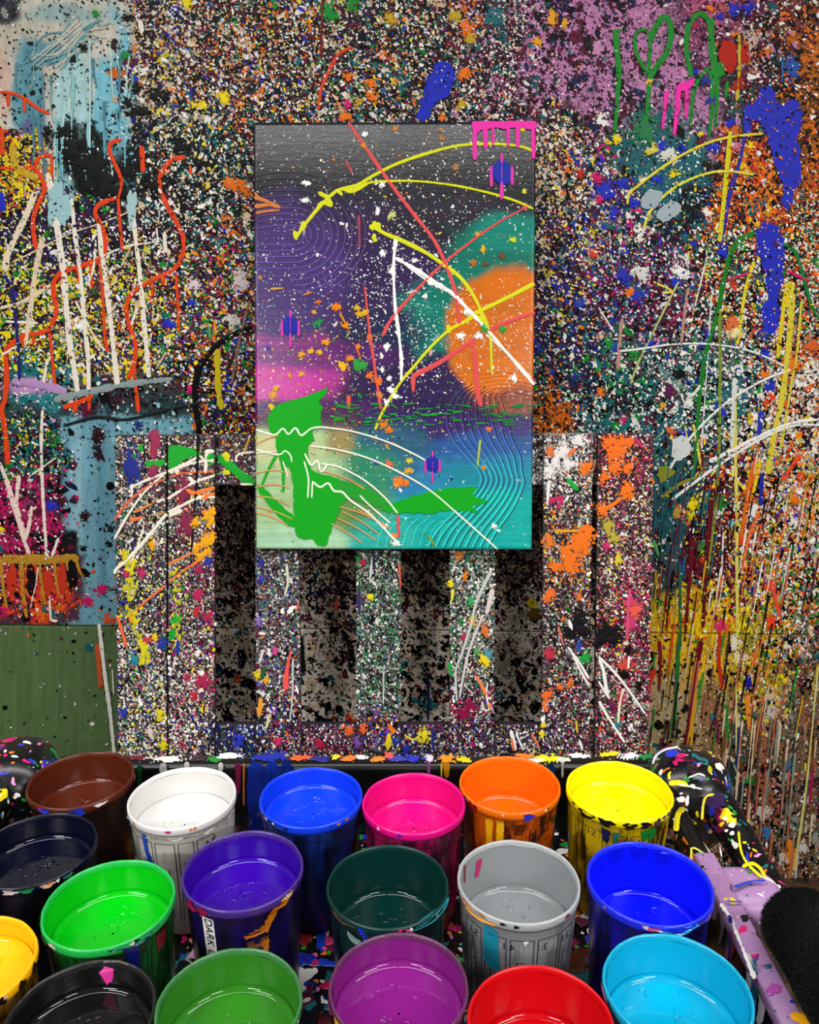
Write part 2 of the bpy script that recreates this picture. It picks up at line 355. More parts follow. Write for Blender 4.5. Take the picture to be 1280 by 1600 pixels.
WF.r(1100, 590, 1190, 740, '2c6670', 30, 30); WF.r(1180, 560, 1700, 760, 'cfc6ba', 40, 50)
WF.r(1000, 690, 1100, 960, '24545e', 14, 16); WF.r(1090, 690, 1190, 820, '2f5868', 24, 26); WF.e(1125, 830, 48, 90, '5e1520', .4, .5); WF.e(1100, 870, 40, 80, '5e1520', .5, .6)
WF.r(1160, 720, 1700, 985, 'b08a5c', 40, 40); WF.e(1190, 870, 50, 110, '9a7a48', .8); WF.r(1225, 850, 1700, 985, '5a6650', 22, 24)
WF.e(1100, 965, 110, 60, 'e6b41c', .4, .5); WF.e(1045, 905, 30, 40, '3a4a4a', .6); WF.r(1010, 945, 1235, 1012, 'f0bd1c', 12, 18)
WF.r(-400, 976, 225, 1700, '516a41', 4, 2, 1, 20); WF.r(225, 975, 1012, 1700, 'ddd2c2', 4, 2); WF.r(320, 740, 870, 930, '857a70', 8, 4); WF.r(320, 915, 870, 976, 'cfc3b3', 8, 6)  # behind pallet: ground paled against its shade, canvas shadow painted darker above
WF.r(1006, 985, 1700, 1700, 'b09c74', 4, 4); WF.e(1120, 1005, 130, 75, 'eebb1e', .7, .7, 1, 30); WF.e(1180, 1040, 60, 60, '8f8a2c', .7, .7)
WF.e(1110, 1120, 14, 90, '8a6a4a', .8, .5); WF.r(1125, 1110, 1232, 1700, 'a8674a', 30, 30); WF.e(1160, 1230, 26, 120, '3f4a40', .6, .5); WF.r(1222, 985, 1700, 1700, '625c4c', 14, 14); WF.e(1262, 1150, 14, 200, '8a5c44', .8, .6)

SEAM_L = S_wall.at(0, 977)[2]; SEAM_R = S_wall.at(1280, 992)[2]; XL, XR = S_wall.at(0, 980)[0], S_wall.at(1280, 980)[0]
def seam(x): return SEAM_L + (SEAM_R - SEAM_L) * (x - XL) / (XR - XL)
X1 = S_wall.at(230, 1060)[0]; X2 = S_wall.at(1228, 1060)[0]
def sheet(x0, x1, top, bot, t, step=0.0048):
    nx = int((x1 - x0) / step) + 1; nz = int((top(0) - bot(0)) / step) + 1
    xs = np.linspace(x0, x1, nx); s = np.linspace(0, 1, nz)
    X = np.tile(xs, (nz, 1)); Z = bot(X) + (top(X) - bot(X)) * s[:, None]
    Y = np.full_like(X, WALL_Y) - t + 0.0012 * (fbm(X * 4, Z * 2.5, 5) - 0.5)
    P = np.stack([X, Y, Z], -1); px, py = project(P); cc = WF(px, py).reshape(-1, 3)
    idx = np.arange(nx * nz).reshape(nz, nx); f = np.stack([idx[:-1, :-1], idx[:-1, 1:], idx[1:, 1:], idx[1:, :-1]], -1).reshape(-1, 4)
    V = P.reshape(-1, 3); per = np.concatenate([idx[0, :], idx[1:, -1], idx[-1, -2::-1], idx[-2:0:-1, 0]])
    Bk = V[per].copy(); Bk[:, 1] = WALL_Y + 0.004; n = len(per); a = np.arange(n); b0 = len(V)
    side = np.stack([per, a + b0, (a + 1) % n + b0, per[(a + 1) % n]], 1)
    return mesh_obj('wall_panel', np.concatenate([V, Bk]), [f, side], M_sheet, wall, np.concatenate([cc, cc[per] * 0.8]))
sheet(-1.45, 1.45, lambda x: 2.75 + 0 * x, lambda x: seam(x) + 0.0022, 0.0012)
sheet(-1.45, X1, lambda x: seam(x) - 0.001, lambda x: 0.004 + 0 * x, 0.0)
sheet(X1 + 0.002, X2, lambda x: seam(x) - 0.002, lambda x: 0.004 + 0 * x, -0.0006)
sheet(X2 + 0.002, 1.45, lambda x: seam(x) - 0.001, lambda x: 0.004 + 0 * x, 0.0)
S_wall = Surf((0, WALL_Y - 0.0022, 0), (0, -1, 0))

floor_m, nt, b = new_mat('spattered_floor')
v = nt.nodes.new('ShaderNodeTexNoise'); v.inputs['Scale'].default_value = 28; v.inputs['Detail'].default_value = 6
cr = nt.nodes.new('ShaderNodeValToRGB'); cr.color_ramp.interpolation = 'LINEAR'
for i, (p_, k) in enumerate(((0.3, '2a2620'), (0.42, '5b5244'), (0.5, 'a06a4c'), (0.58, '6b6f5c'), (0.7, '1d1c1e'))):
    if i > 1: cr.color_ramp.elements.new(p_)
    cr.color_ramp.elements[i].position = p_
for e_, k in zip(cr.color_ramp.elements, ('2a2620', '5b5244', 'a06a4c', '6b6f5c', '1d1c1e')): e_.color = (*lin(k), 1)
tcn = nt.nodes.new('ShaderNodeTexCoord'); nt.links.new(tcn.outputs['Object'], v.inputs['Vector'])
nt.links.new(v.outputs['Fac'], cr.inputs[0]); nt.links.new(cr.outputs[0], b.inputs['Base Color']); b.inputs['Roughness'].default_value = 0.6
structure(bm_obj('floor', box_bm(-2.2, 2.2, -2.5, WALL_Y + 0.12, -0.1, 0), floor_m), 'paint spattered floor of the room')

ZN = [(90, 90, 110, 110, .13, "K6N1W1T1g1"), (270, 90, 60, 110, 1, "K5W4M2O1c3B1T1Y.5"), (420, 80, 110, 100, 1, "K6W4O2M2T1c2G.7Y.7B.7"), (600, 80, 110, 110, 1, "K6W4O1M2T2c2G1Y.5B.7"),
      (760, 80, 70, 110, 1, "K6W4M3T2O1c1p1"), (920, 90, 130, 110, .5, "K5M3p4N1T.7W.4"), (1080, 90, 60, 90, .4, "K4p4M2W.5"), (1190, 60, 60, 80, .6, "M3K3W2O2p1"),
      (1255, 180, 40, 160, .7, "O4K4b3M1W1"), (300, 210, 60, 80, 1, "K5W3T3Y1O.7c1"), (160, 270, 90, 60, .3, "K6W1T1L1"), (285, 330, 70, 80, .8, "W5K6c1T1M1"),
      (30, 280, 50, 50, 1, "Y5R2K2W1U1"), (100, 370, 120, 60, .8, "U3K3W3Y1N1M1G1"), (200, 480, 150, 80, 1, "Y4W4K3M3G2O1T1B1c2"), (50, 480, 80, 80, 1, "Y5G2K3W3M1U1"),
      (340, 480, 60, 120, 1, "M3W3K3O2G2T1B1P1Y1"), (330, 610, 50, 70, 1, "K4W3M2O2B1G1Y1"), (60, 610, 70, 45, .3, "T2W2K1p1"), (200, 630, 120, 30, .35, "K3W1M1T2"), (210, 668, 110, 20, .25, "K3W1L3T2"),
      (40, 700, 50, 40, .9, "K3T3W2G2Y1M2N2"), (40, 790, 50, 50, .5, "P4M3W2K2"), (142, 810, 40, 170, .05, "K5N1T2W1"), (60, 920, 70, 50, .7, "R4M2O3K2W1P1"),
      (870, 250, 45, 100, 1, "c4W4K4M2O2Y1T1"), (880, 420, 60, 100, 1, "B2K4W3M2O1Y1c2U2T1"), (960, 330, 50, 80, .9, "B2W2K3M2T2Y1P1c1"), (1030, 290, 80, 80, .35, "T3W2K2Y.5B.7"),
      (1160, 315, 55, 55, 1, "O6R2W1K2M1Y1"), (1010, 440, 80, 70, .9, "M4W3K3T2B1P1p1"), (1150, 470, 60, 90, .9, "K3W5R1T1O1Y1G1M1"), (1255, 420, 40, 130, 1, "W5K3O2R2T1Y1G1b1"),
      (900, 560, 70, 70, 1, "U3N2W3K3T2B1M1O1G1"), (1000, 610, 90, 70, .6, "W4T3K2M1G1"), (860, 630, 28, 50, 1, "O6b2K2W1"), (1120, 620, 70, 90, .9, "W6T3K2M1G1B.5"),
      (1245, 640, 60, 90, 1, "W7K3O2Y1R1g1", 1.5), (1050, 800, 45, 130, .3, "T3W2K2M1Y.6", 1.5), (1125, 820, 55, 110, .9, "M5Y2W2K2R1O1T1", 1.5), (1225, 820, 70, 130, 1, "W5O3K3R2Y2B1g1G1c2", 1.5),
      (1110, 965, 100, 45, .6, "Y5R.6M1W1O1G.6y6", 1.55), (1250, 950, 45, 60, 1, "K4W3R.5O2G2g2", 1.5), (1090, 1090, 90, 90, .28, "K4M1.5y3c3W1", 1.57), (1180, 1060, 50, 80, .7, "y5Y3c3K1.5G1r2W1M1O1", 1.57),
      (1180, 1230, 60, 100, .5, "r4b3K3c2W.6D3g1G.5", 1.57), (1262, 1150, 40, 160, .5, "b3g3K3c2r2W.5D3G.6", 1.57), (1220, 1360, 80, 100, .6, "b4g3K3c2r2W.6D3", 1.57),
      (90, 1080, 120, 90, .012, "K4W2N1T1g2"), (600, 870, 280, 90, 1, "K7M1N.5s3c2D2"), (600, 1060, 280, 110, .5, "K7s3M.7N.5W1R.2T.4c2")]  # black-heavy flecks deepen the painted shade at the top of the pallet gaps
zone_flecks(S_wall, (-400, 1700, -160, 1440), 7.5, [z[:4] + (z[4] * (1 if z[4] > .45 else .12),) + (z[5].replace('W', 'D') + 'M1T1K2',) + z[6:] for z in ZN], wall, keep=lambda x, y: ~((x > 440) & (x < 790) & (y > 230) & (y < 740)) & (y < 1372) & (abs(y - 977 - x * .0117) > 8), sz=(3.2, 8.5), big=.05, nv=11, tone=.8, h0=.00005, h1=.0002)
zone_flecks(S_wall, (-400, 1700, -160, 1440), 102, ZN, wall, keep=lambda x, y: ~((x > 440) & (x < 790) & (y > 230) & (y < 740)) & (y < 1372) & (abs(y - 977 - x * .0117) > 2.2), sz=(0.75, 2.1))
# broader drops over the fine ones
ZB = [z[:4] + (z[4] * (0.5 if z[4] > .5 else 0.2),) + z[5:] for z in ZN]
zone_flecks(S_wall, (-400, 1700, -160, 1440), 20, ZB, wall, keep=lambda x, y: ~((x > 440) & (x < 790) & (y > 230) & (y < 740)) & (y < 1372) & (abs(y - 977 - x * .0117) > 2.2), sz=(1.7, 3.6), big=.04, h0=.0003, h1=.0009)

# ---- traced runs and splats on the wall
Wp = wall
def ws(pts, w, c, w2=None, name='paint_drip', **k): return stroke(S_wall, pts, w, c, Wp, name, w2, **k)
def wb(x, y, rx, ry, c, **k): return blob(S_wall, x, y, rx, ry, c, Wp, **k)
RED = 'e4461c'; CR = 'eee6d6'
# pale blue brush strokes top left
for i in range(46):
    x = 14 + 195 * rng.random(); y = 55 + 190 * rng.random(); L_ = 25 + 90 * rng.random(); c = random.choice(['8fc6c9', 'a9d6d6', '68adbe', '5d9fb0', 'b9d9d2', '7db8c4', '4b8492']) if 85 < x else random.choice(['4b8492', '5a8f9c', '5f6a92', '6f9ca4', '86a8aa'])
    ws([(x, y), (x + 2 * rng.standard_normal(), y + L_ / 2), (x + 3 * rng.standard_normal(), y + L_)], 1.5 + 4.5 * rng.random(), c, 1.5, name='brush_stroke', jit=.5, h=.00015)
for i in range(16):
    x = 30 + 90 * rng.random(); ws([(x + 60, 30 + 30 * rng.random()), (x + 20, 55 + 30 * rng.random()), (x - 15, 85 + 30 * rng.random())], 2 + 3 * rng.random(), random.choice(['5d97a3', '7fb0b6', 'b8c4ba', '8eb2b4', 'c8c4b4']), 1.5, name='brush_stroke', jit=.5, h=.00015)
ws([(140, 60), (141, 150), (140, 240)], 3, 'b4dada', name='brush_stroke', h=.0002)
for x, y, r in ((112, 235, 20), (150, 262, 26), (128, 255, 16), (165, 290, 24), (190, 300, 19), (200, 270, 13), (140, 292, 14), (240, 290, 18), (285, 230, 14), (310, 255, 11), (75, 205, 8), (100, 208, 12), (200, 160, 10), (213, 138, 9), (205, 178, 9), (250, 150, 16), (225, 175, 11)):
    wb(x, y, r, r * .8, '0d110f', rough=.55, spikes=6, name='paint_splat', h=.0008)
for x, y, r, c in ((178, 72, 7, '2a1a1c'), (130, 74, 7, 'K'), (115, 92, 5, 'K'), (200, 28, 7, 'K'), (195, 86, 6, 'G'), (150, 22, 5, 'G'), (293, 5, 8, 'Y'), (350, 155, 10, 'Y'), (318, 165, 7, 'Y'), (305, 165, 6, 'Y'), (368, 290, 14, 'O'), (385, 300, 7, 'O'), (355, 285, 6, 'O'),
                   (375, 440, 12, 'd9cdd2'), (372, 428, 9, 'd9cdd2'), (305, 445, 9, 'd9cdd2'), (362, 500, 10, 'd5d0c8'), (298, 475, 6, 'B'), (268, 508, 6, 'B'), (262, 505, 7, 'B'), (297, 608, 6, 'P'), (345, 640, 9, 'N'), (85, 395, 5, 'W'), (22, 462, 5, 'B'), (30, 598, 5, 'B'), (216, 664, 6, '243a80'),
                   (152, 680, 10, '2a1218'), (152, 700, 7, '24161c'), (133, 805, 7, '2a1218'), (157, 712, 8, '2a1218'), (172, 826, 6, '22222c'), (115, 782, 5, '22222c'), (130, 857, 4, 'K'), (171, 850, 4, 'K'), (97, 783, 6, '3a1c26'), (82, 790, 9, 'B'), (160, 922, 8, 'c4185f'), (135, 938, 8, 'c4185f'), (137, 640, 10, 'M'), (170, 968, 8, 'd2532c'), (3, 827, 4, 'Y')):
    wb(x, y, r, r * .95, c, rough=.4, spikes=2)
for pts, w in (([(0, 144), (20, 146), (40, 155), (60, 170), (78, 178)], 5), ([(13, 146), (13, 166)], 5), ([(38, 155), (39, 176)], 5), ([(2, 200), (3, 215), (2, 242)], 9), ([(0, 262), (30, 264), (54, 262)], 6), ([(54, 262), (58, 250), (70, 243), (82, 243)], 6),
               ([(81, 243), (82, 278)], 5), ([(55, 262), (66, 280), (70, 295), (62, 315), (54, 335), (52, 355), (57, 390)], 7), ([(190, 219), (176, 222), (171, 233), (177, 250), (186, 270), (190, 285), (188, 300), (184, 308), (170, 313)], 6), ([(185, 308), (187, 340), (192, 393)], 5),
               ([(172, 312), (155, 320), (149, 333), (157, 350), (165, 370), (164, 390), (160, 402), (140, 411), (115, 420), (95, 427), (85, 440), (84, 455), (88, 478), (85, 498), (72, 517), (40, 524), (20, 536), (10, 552), (11, 590), (8, 625), (3, 640), (8, 670), (13, 725)], 8),
               ([(97, 428), (99, 446)], 5), ([(122, 420), (124, 442)], 5), ([(142, 413), (144, 450)], 5), ([(156, 406), (160, 450), (164, 520), (168, 550)], 5), ([(78, 515), (82, 560), (88, 612)], 5), ([(52, 523), (53, 540)], 5), ([(36, 526), (37, 542)], 5),
               ([(290, 245), (270, 250), (258, 262), (250, 280), (252, 300), (262, 322), (275, 345), (286, 370), (287, 390), (280, 412), (265, 425), (240, 437), (225, 445), (210, 455), (200, 470), (198, 490), (205, 515), (212, 540), (210, 570), (200, 592)], 7), ([(210, 575), (213, 610), (217, 645)], 6),
               ([(275, 425), (278, 470), (280, 520)], 4), ([(238, 440), (239, 462)], 5), ([(255, 432), (256, 446)], 6), ([(99, 637), (120, 630), (146, 618)], 8), ([(140, 620), (139, 643)], 5), ([(118, 632), (117, 645)], 6), ([(222, 228), (224, 270)], 8), ([(298, 260), (298, 272)], 4), ([(280, 476), (262, 470)], 3)):
    ws(pts, w, RED)
for pts, w, c in (([(56, 300), (42, 335), (25, 370), (12, 400), (8, 425)], 10, 'e8d8bc'), ([(75, 270), (85, 320), (92, 370), (100, 430), (105, 490), (110, 540), (117, 580), (122, 615)], 10, CR), ([(112, 310), (118, 370), (126, 430), (132, 500), (138, 560), (139, 615)], 7, CR),
                  ([(155, 350), (160, 400), (167, 450), (175, 520), (184, 603)], 8, CR), ([(206, 310), (212, 370), (219, 430), (226, 510), (233, 590)], 7, CR), ([(68, 370), (55, 430), (46, 500), (40, 540)], 8, 'e3cfb2'), ([(20, 410), (60, 390), (110, 365), (160, 348), (235, 318)], 2.5, 'd8caae'),
                  ([(160, 400), (200, 385), (250, 377)], 3, CR), ([(245, 355), (247, 378)], 2.5, CR), ([(257, 363), (259, 395)], 6, CR), ([(0, 482), (40, 470), (80, 445)], 6, 'e3cfb2'), ([(0, 556), (30, 540)], 5, CR), ([(5, 502), (60, 505)], 4, CR), ([(150, 378), (147, 415), (140, 440)], 4, CR),
                  ([(205, 385), (190, 415)], 3, 'd9bd82'), ([(118, 470), (150, 530), (165, 548)], 3, CR), ([(215, 480), (205, 510)], 4, CR), ([(245, 575), (260, 550)], 3, 'd8b8a0'), ([(75, 560), (68, 600)], 5, CR), ([(67, 640), (65, 680), (66, 740), (69, 800), (73, 862)], 5, 'ecdcd2'),
                  ([(0, 722), (12, 755), (25, 800), (37, 840), (46, 866)], 7, 'ecd2c6'), ([(30, 742), (27, 790), (38, 830)], 7, 'ecd2c6'), ([(50, 790), (46, 820), (38, 845)], 6, 'ecd2c6'), ([(62, 868), (58, 900), (48, 950)], 2.5, 'ead8c8'), ([(74, 884), (80, 970)], 3, 'ead8c8'), ([(45, 745), (88, 715)], 2.5, CR), ([(92, 840), (80, 870), (70, 862)], 5, CR),
                  ([(155, 974), (158, 1000), (165, 1060), (172, 1110), (179, 1178)], 6, 'e6e4da'), ([(152, 1005), (158, 1075)], 7, 'c4522c'), ([(176, 1045), (178, 1085)], 2.5, 'd8d8cc')):
    ws(pts, w, c, name='paint_drip', jit=.3)
wb(92, 320, 16, 38, '9cc6cc', rough=.4); wb(206, 325, 9, 26, 'a8c8ca', rough=.4)
ws([(395, 510), (370, 520), (345, 535), (325, 555), (312, 575), (306, 600), (306, 630), (310, 660), (314, 678)], 9, '0b0b0c', name='paint_streak')
ws([(390, 470), (375, 530), (362, 600)], 4, '8f6a5c', name='paint_streak'); ws([(340, 545), (341, 600), (346, 640)], 8, 'c9b81c', jit=.5); ws([(336, 500), (337, 525)], 5, 'e0a01e'); ws([(328, 505), (328, 530)], 4, '58a858')
# ochre comb lower left
ws([(0, 873), (60, 874), (124, 872)], 15, 'b3862a', name='paint_streak', jit=.3)
for x, y1, w in ((2, 950, 6), (33, 965, 7), (62, 945, 6), (85, 935, 5), (104, 905, 5), (120, 900, 5)): ws([(x, 875), (x + 3, (875 + y1) / 2), (x + 9, y1)], w, 'b3862a', w * .7)
for x, y in ((16, 905), (47, 905), (74, 910), (95, 905), (111, 895)): wb(x + 2, y, 8, 24, random.choice(['2a1a22', '7a1c22', '0d0b0d', 'c03420']), rough=.2)
for pts in ([(20, 225), (25, 260), (60, 280)], ): ws(pts, 12, 'c8a628', jit=.6)
ws([(7, 430), (20, 455), (26, 510), (30, 560), (31, 600)], 6, '22286a'); ws([(0, 300), (5, 330)], 14, 'B')
ws([(20, 595), (60, 600), (105, 612)], 12, 'b88fc2', name='brush_stroke', jit=.5); ws([(85, 625), (140, 612), (200, 600), (270, 592)], 10, '8d9c9c', name='brush_stroke', jit=.5); ws([(100, 665), (150, 652), (200, 655), (260, 640), (310, 630)], 5, '1b2528', name='brush_stroke')
# top middle
ws([(550, 74), (530, 85), (515, 110), (502, 140), (498, 172)], 5, 'e0482c'); ws([(505, 0), (503, 50), (502, 90)], 4, '6a1c22')
patch(S_wall, [(660, 190), (652, 182), (660, 155), (668, 125), (684, 95), (700, 96), (713, 118), (704, 150), (688, 152), (678, 165), (668, 190)], 'B', Wp, 'paint_splat', 3)
for x, y, r, c in ((710, 25, 9, 'y'), (730, 45, 11, 'O'), (735, 60, 8, 'y'), (610, 28, 8, 'y'), (725, 115, 9, 'O'), (862, 30, 9, 'eda424'), (882, 38, 5, 'eda424'), (840, 65, 6, 'eda424'), (515, 22, 12, 'G'), (552, 5, 10, 'G'), (580, 130, 7, 'O'), (582, 150, 8, 'O'), (545, 120, 7, 'O'), (720, 165, 6, 'y'), (692, 185, 5, 'O'), (540, 182, 8, 'O'), (560, 160, 6, 'y'), (770, 30, 15, 'T'), (545, 165, 6, 'P')):
    wb(x, y, r, r * 1.1, c, rough=.5, spikes=4)
# right: green writing
GR = '1d8a2a'
for pts, w, w2 in (([(962, 50), (964, 80), (967, 112), (965, 150), (962, 190), (959, 212)], 11, 5), ([(957, 50), (972, 47)], 5, 5), ([(1018, 58), (1008, 47), (996, 50), (992, 65), (995, 85), (1006, 105), (1015, 115)], 4, 7), ([(1015, 66), (1023, 46), (1036, 27), (1046, 35), (1048, 60), (1040, 85), (1026, 104), (1016, 120)], 9, 9), ([(1016, 60), (1014, 112)], 6, 6),
                   ([(1016, 116), (1013, 150), (1010, 190), (1007, 215)], 9, 5), ([(1080, 120), (1075, 95), (1072, 70), (1076, 40), (1090, 23), (1102, 26), (1109, 40), (1112, 70), (1115, 95), (1118, 122)], 8, 11), ([(1108, 106), (1095, 118), (1086, 138), (1082, 160), (1079, 200)], 6, 4), ([(1113, 122), (1112, 170), (1108, 215)], 8, 4), ([(1121, 122), (1120, 160), (1117, 202)], 8, 4), ([(1136, 126), (1134, 156)], 6, 4), ([(1113, 28), (1112, 60)], 6, 6)):
    ws(pts, w, GR, w2, name='painted_letter')
wb(1119, 112, 13, 17, GR, rough=.4); wb(1008, 205, 16, 22, '2a7a4a', rough=.6, spikes=5)
PK = 'fb30ae'
patch(S_wall, [(1055, 133), (1070, 128), (1087, 122), (1083, 134), (1076, 141), (1070, 143), (1064, 142), (1056, 146)], PK, Wp, 'painted_letter', 1.2); ws([(1060, 138), (1058, 170), (1053, 213)], 8, PK, 5); ws([(1073, 138), (1072, 186)], 6, PK, 4); ws([(1042, 142), (1039, 165), (1035, 203)], 7, PK, 4)
wb(1138, 88, 15, 25, 'b5220f', rough=.2); wb(1163, 84, 8, 15, 'b5220f', rough=.2); wb(1155, 132, 12, 10, '9c2618', rough=.4); ws([(1155, 55), (1155, 105), (1151, 158)], 5, 'c9b52c'); wb(1086, 40, 5, 7, '9a2a4a')
patch(S_wall, [(1161, 172), (1168, 162), (1182, 160), (1190, 136), (1204, 132), (1214, 158), (1226, 166), (1235, 152), (1252, 166), (1254, 190), (1245, 210), (1250, 240), (1253, 280), (1242, 300), (1234, 328), (1220, 322), (1224, 290), (1210, 260), (1200, 222), (1190, 192), (1176, 188), (1170, 212), (1162, 202)], '2a33bb', Wp, 'paint_splat', 2.5)
patch(S_wall, [(1178, 358), (1198, 345), (1218, 355), (1226, 375), (1224, 410), (1222, 440), (1214, 468), (1221, 490), (1212, 522), (1200, 517), (1190, 495), (1200, 470), (1194, 440), (1190, 405), (1178, 392), (1184, 372)], '2830b8', Wp, 'paint_splat', 2.5)
ws([(1166, 195), (1156, 250), (1141, 300), (1132, 350), (1126, 385)], 6, '3030a0'); wb(1238, 105, 9, 20, '2c55b0', rough=.5, spikes=4); ws([(1222, 90), (1222, 130)], 3, '3a6ab0')
for x, y, r, c in ((1145, 15, 9, 'B'), (1168, 12, 9, 'B'), (1125, 26, 5, 'B'), (1076, 32, 4, 'N'), (1103, 126, 7, '2a3596'), (1110, 157, 7, '2a3596'), (1141, 194, 7, 'B'), (1067, 232, 7, 'B'), (1033, 228, 9, 'B'), (1115, 230, 9, 'B'), (1086, 112, 4, 'B'), (1013, 128, 5, 'e6c04c'), (1020, 235, 9, 'd8c840'), (1045, 240, 12, 'd8d8d0'), (965, 218, 6, 'Y'), (1095, 222, 8, 'M'), (1095, 210, 4, 'Y'), (1172, 228, 5, 'Y'), (940, 190, 9, 'W'),
                   (948, 300, 14, 'B'), (958, 335, 8, 'B'), (990, 315, 8, 'B'), (975, 285, 8, 'B'), (1025, 280, 7, 'B'), (1052, 271, 5, 'Y'), (998, 360, 8, 'W'), (998, 372, 6, 'W'), (1106, 333, 6, 'W'), (1105, 258, 8, '1a1c1e'), (1122, 258, 6, '1a1c1e'), (935, 278, 8, 'P'), (938, 312, 6, 'P'), (905, 270, 6, 'c43820'), (1061, 425, 10, 'W'), (1068, 428, 7, 'W'), (1055, 440, 8, 'B'), (1000, 425, 13, 'd8d4d0'), (975, 430, 12, '2c35ac'), (998, 462, 11, '2c35ac'), (905, 475, 8, '2a44a8'), (985, 455, 6, 'O'), (930, 398, 6, 'R'),
                   (1130, 395, 8, 'B'), (1106, 521, 7, 'B'), (1015, 538, 7, '3030b8'), (1095, 540, 5, '2a34a4'), (958, 543, 6, '2a44a8'), (990, 554, 8, 'G'), (950, 535, 8, 'G'), (1145, 505, 12, 'd8703c'), (1148, 520, 10, 'e8e0a0'), (1198, 480, 11, 'B'), (1200, 512, 11, 'B'), (1194, 552, 8, 'B'), (1202, 605, 8, 'B'), (1048, 612, 9, '5a1c4a'), (1035, 634, 5, 'd2a43a'), (938, 613, 6, 'O'), (1048, 670, 6, 'e06a3a'), (1228, 632, 5, 'e05c2a'), (1075, 576, 6, 'c8d8d0'), (1077, 630, 7, 'e8e8e0'), (1055, 640, 5, 'e8e8e0'), (1062, 583, 9, '101214'), (1240, 572, 14, 'e07a2c'), (1268, 540, 12, 'd8602c'), (975, 655, 5, 'P'),
                   (1070, 677, 6, 'B'), (1124, 786, 9, '1c7a30'), (1120, 800, 6, 'e0ddd8'), (1142, 818, 5, '7fb8b4'), (1080, 790, 7, 'Y'), (1080, 803, 6, 'd8cc2c'), (1056, 800, 6, 'c09a3a'), (1160, 843, 8, 'e2401c'), (1174, 802, 8, 'e8e4e0'), (1204, 776, 4, 'e8e4e0'), (1241, 818, 6, 'e8e4e0'), (1095, 855, 7, '3c7a28'), (1178, 922, 4, '20268c'), (1184, 928, 4, 'W'), (1203, 915, 7, 'f0401c'), (1204, 972, 8, 'f0401c'), (1126, 978, 8, 'e0286a'), (1064, 886, 6, '2735b8'), (1130, 1072, 5, 'ee5a1c'), (1115, 1120, 5, '2a7a8a'), (1148, 1005, 9, 'e0d8cc'), (1154, 1025, 8, 'e0d8cc'), (1240, 780, 6, 'O'), (1268, 858, 6, 'a8a8b8'), (1250, 745, 6, 'R'),
                   (1230, 1195, 6, '3c6a8c'), (1225, 1210, 6, 'a8b4b8'), (1245, 1150, 4, 'W'), (1206, 1115, 9, 'c4b4a8'), (1030, 1133, 4, '101010'), (1042, 1128, 3, '101010'), (1072, 1105, 4, '101010'), (1260, 1250, 7, 'W'), (1255, 1325, 7, 'd0c8c0'), (1235, 1340, 9, 'O'), (1198, 1300, 8, '3c74a8'), (1190, 1270, 10, 'c8bcb0'), (1225, 1340, 8, 'c8bcb0'), (1148, 1268, 6, '242a9a')):
    wb(x, y, r, r * (1.0 if y < 700 else 1.25), c, rough=.4, spikes=3)
YL = 'e4d21a'
for pts, w, c in (([(1192, 209), (1150, 213), (1110, 222), (1070, 240), (1030, 265), (1000, 288), (983, 303), (980, 320)], 4, 'e6d63a'), ([(1178, 273), (1140, 268), (1110, 270), (1075, 282), (1045, 300), (1020, 325), (1010, 343), (1006, 358)], 4, 'e2dc48'), ([(1141, 205), (1137, 250), (1132, 300), (1127, 350), (1124, 378)], 7, 'd8d020'),
                  ([(1178, 408), (1164, 455), (1152, 538)], 5, 'e6d020'), ([(1238, 458), (1232, 540), (1222, 620), (1207, 690), (1200, 740)], 9, 'd8c83a'), ([(1252, 470), (1244, 560), (1236, 600), (1220, 700)], 4, 'd8c83a'), ([(1148, 610), (1149, 720), (1151, 800), (1151, 900), (1152, 985), (1150, 1040)], 5, 'd8d060'), ([(1083, 662), (1090, 700), (1096, 735)], 4, 'd8cc50'),
                  ([(1235, 440), (1228, 480)], 14, 'e0cc20'), ([(1225, 470), (1215, 560)], 6, 'e0cc20'), ([(1020, 440), (1050, 455), (1035, 458)], 3, 'e8dc50'), ([(1070, 665), (1076, 700)], 3, 'dcd050')):
    ws(pts, w, c, name='paint_streak', jit=.25)
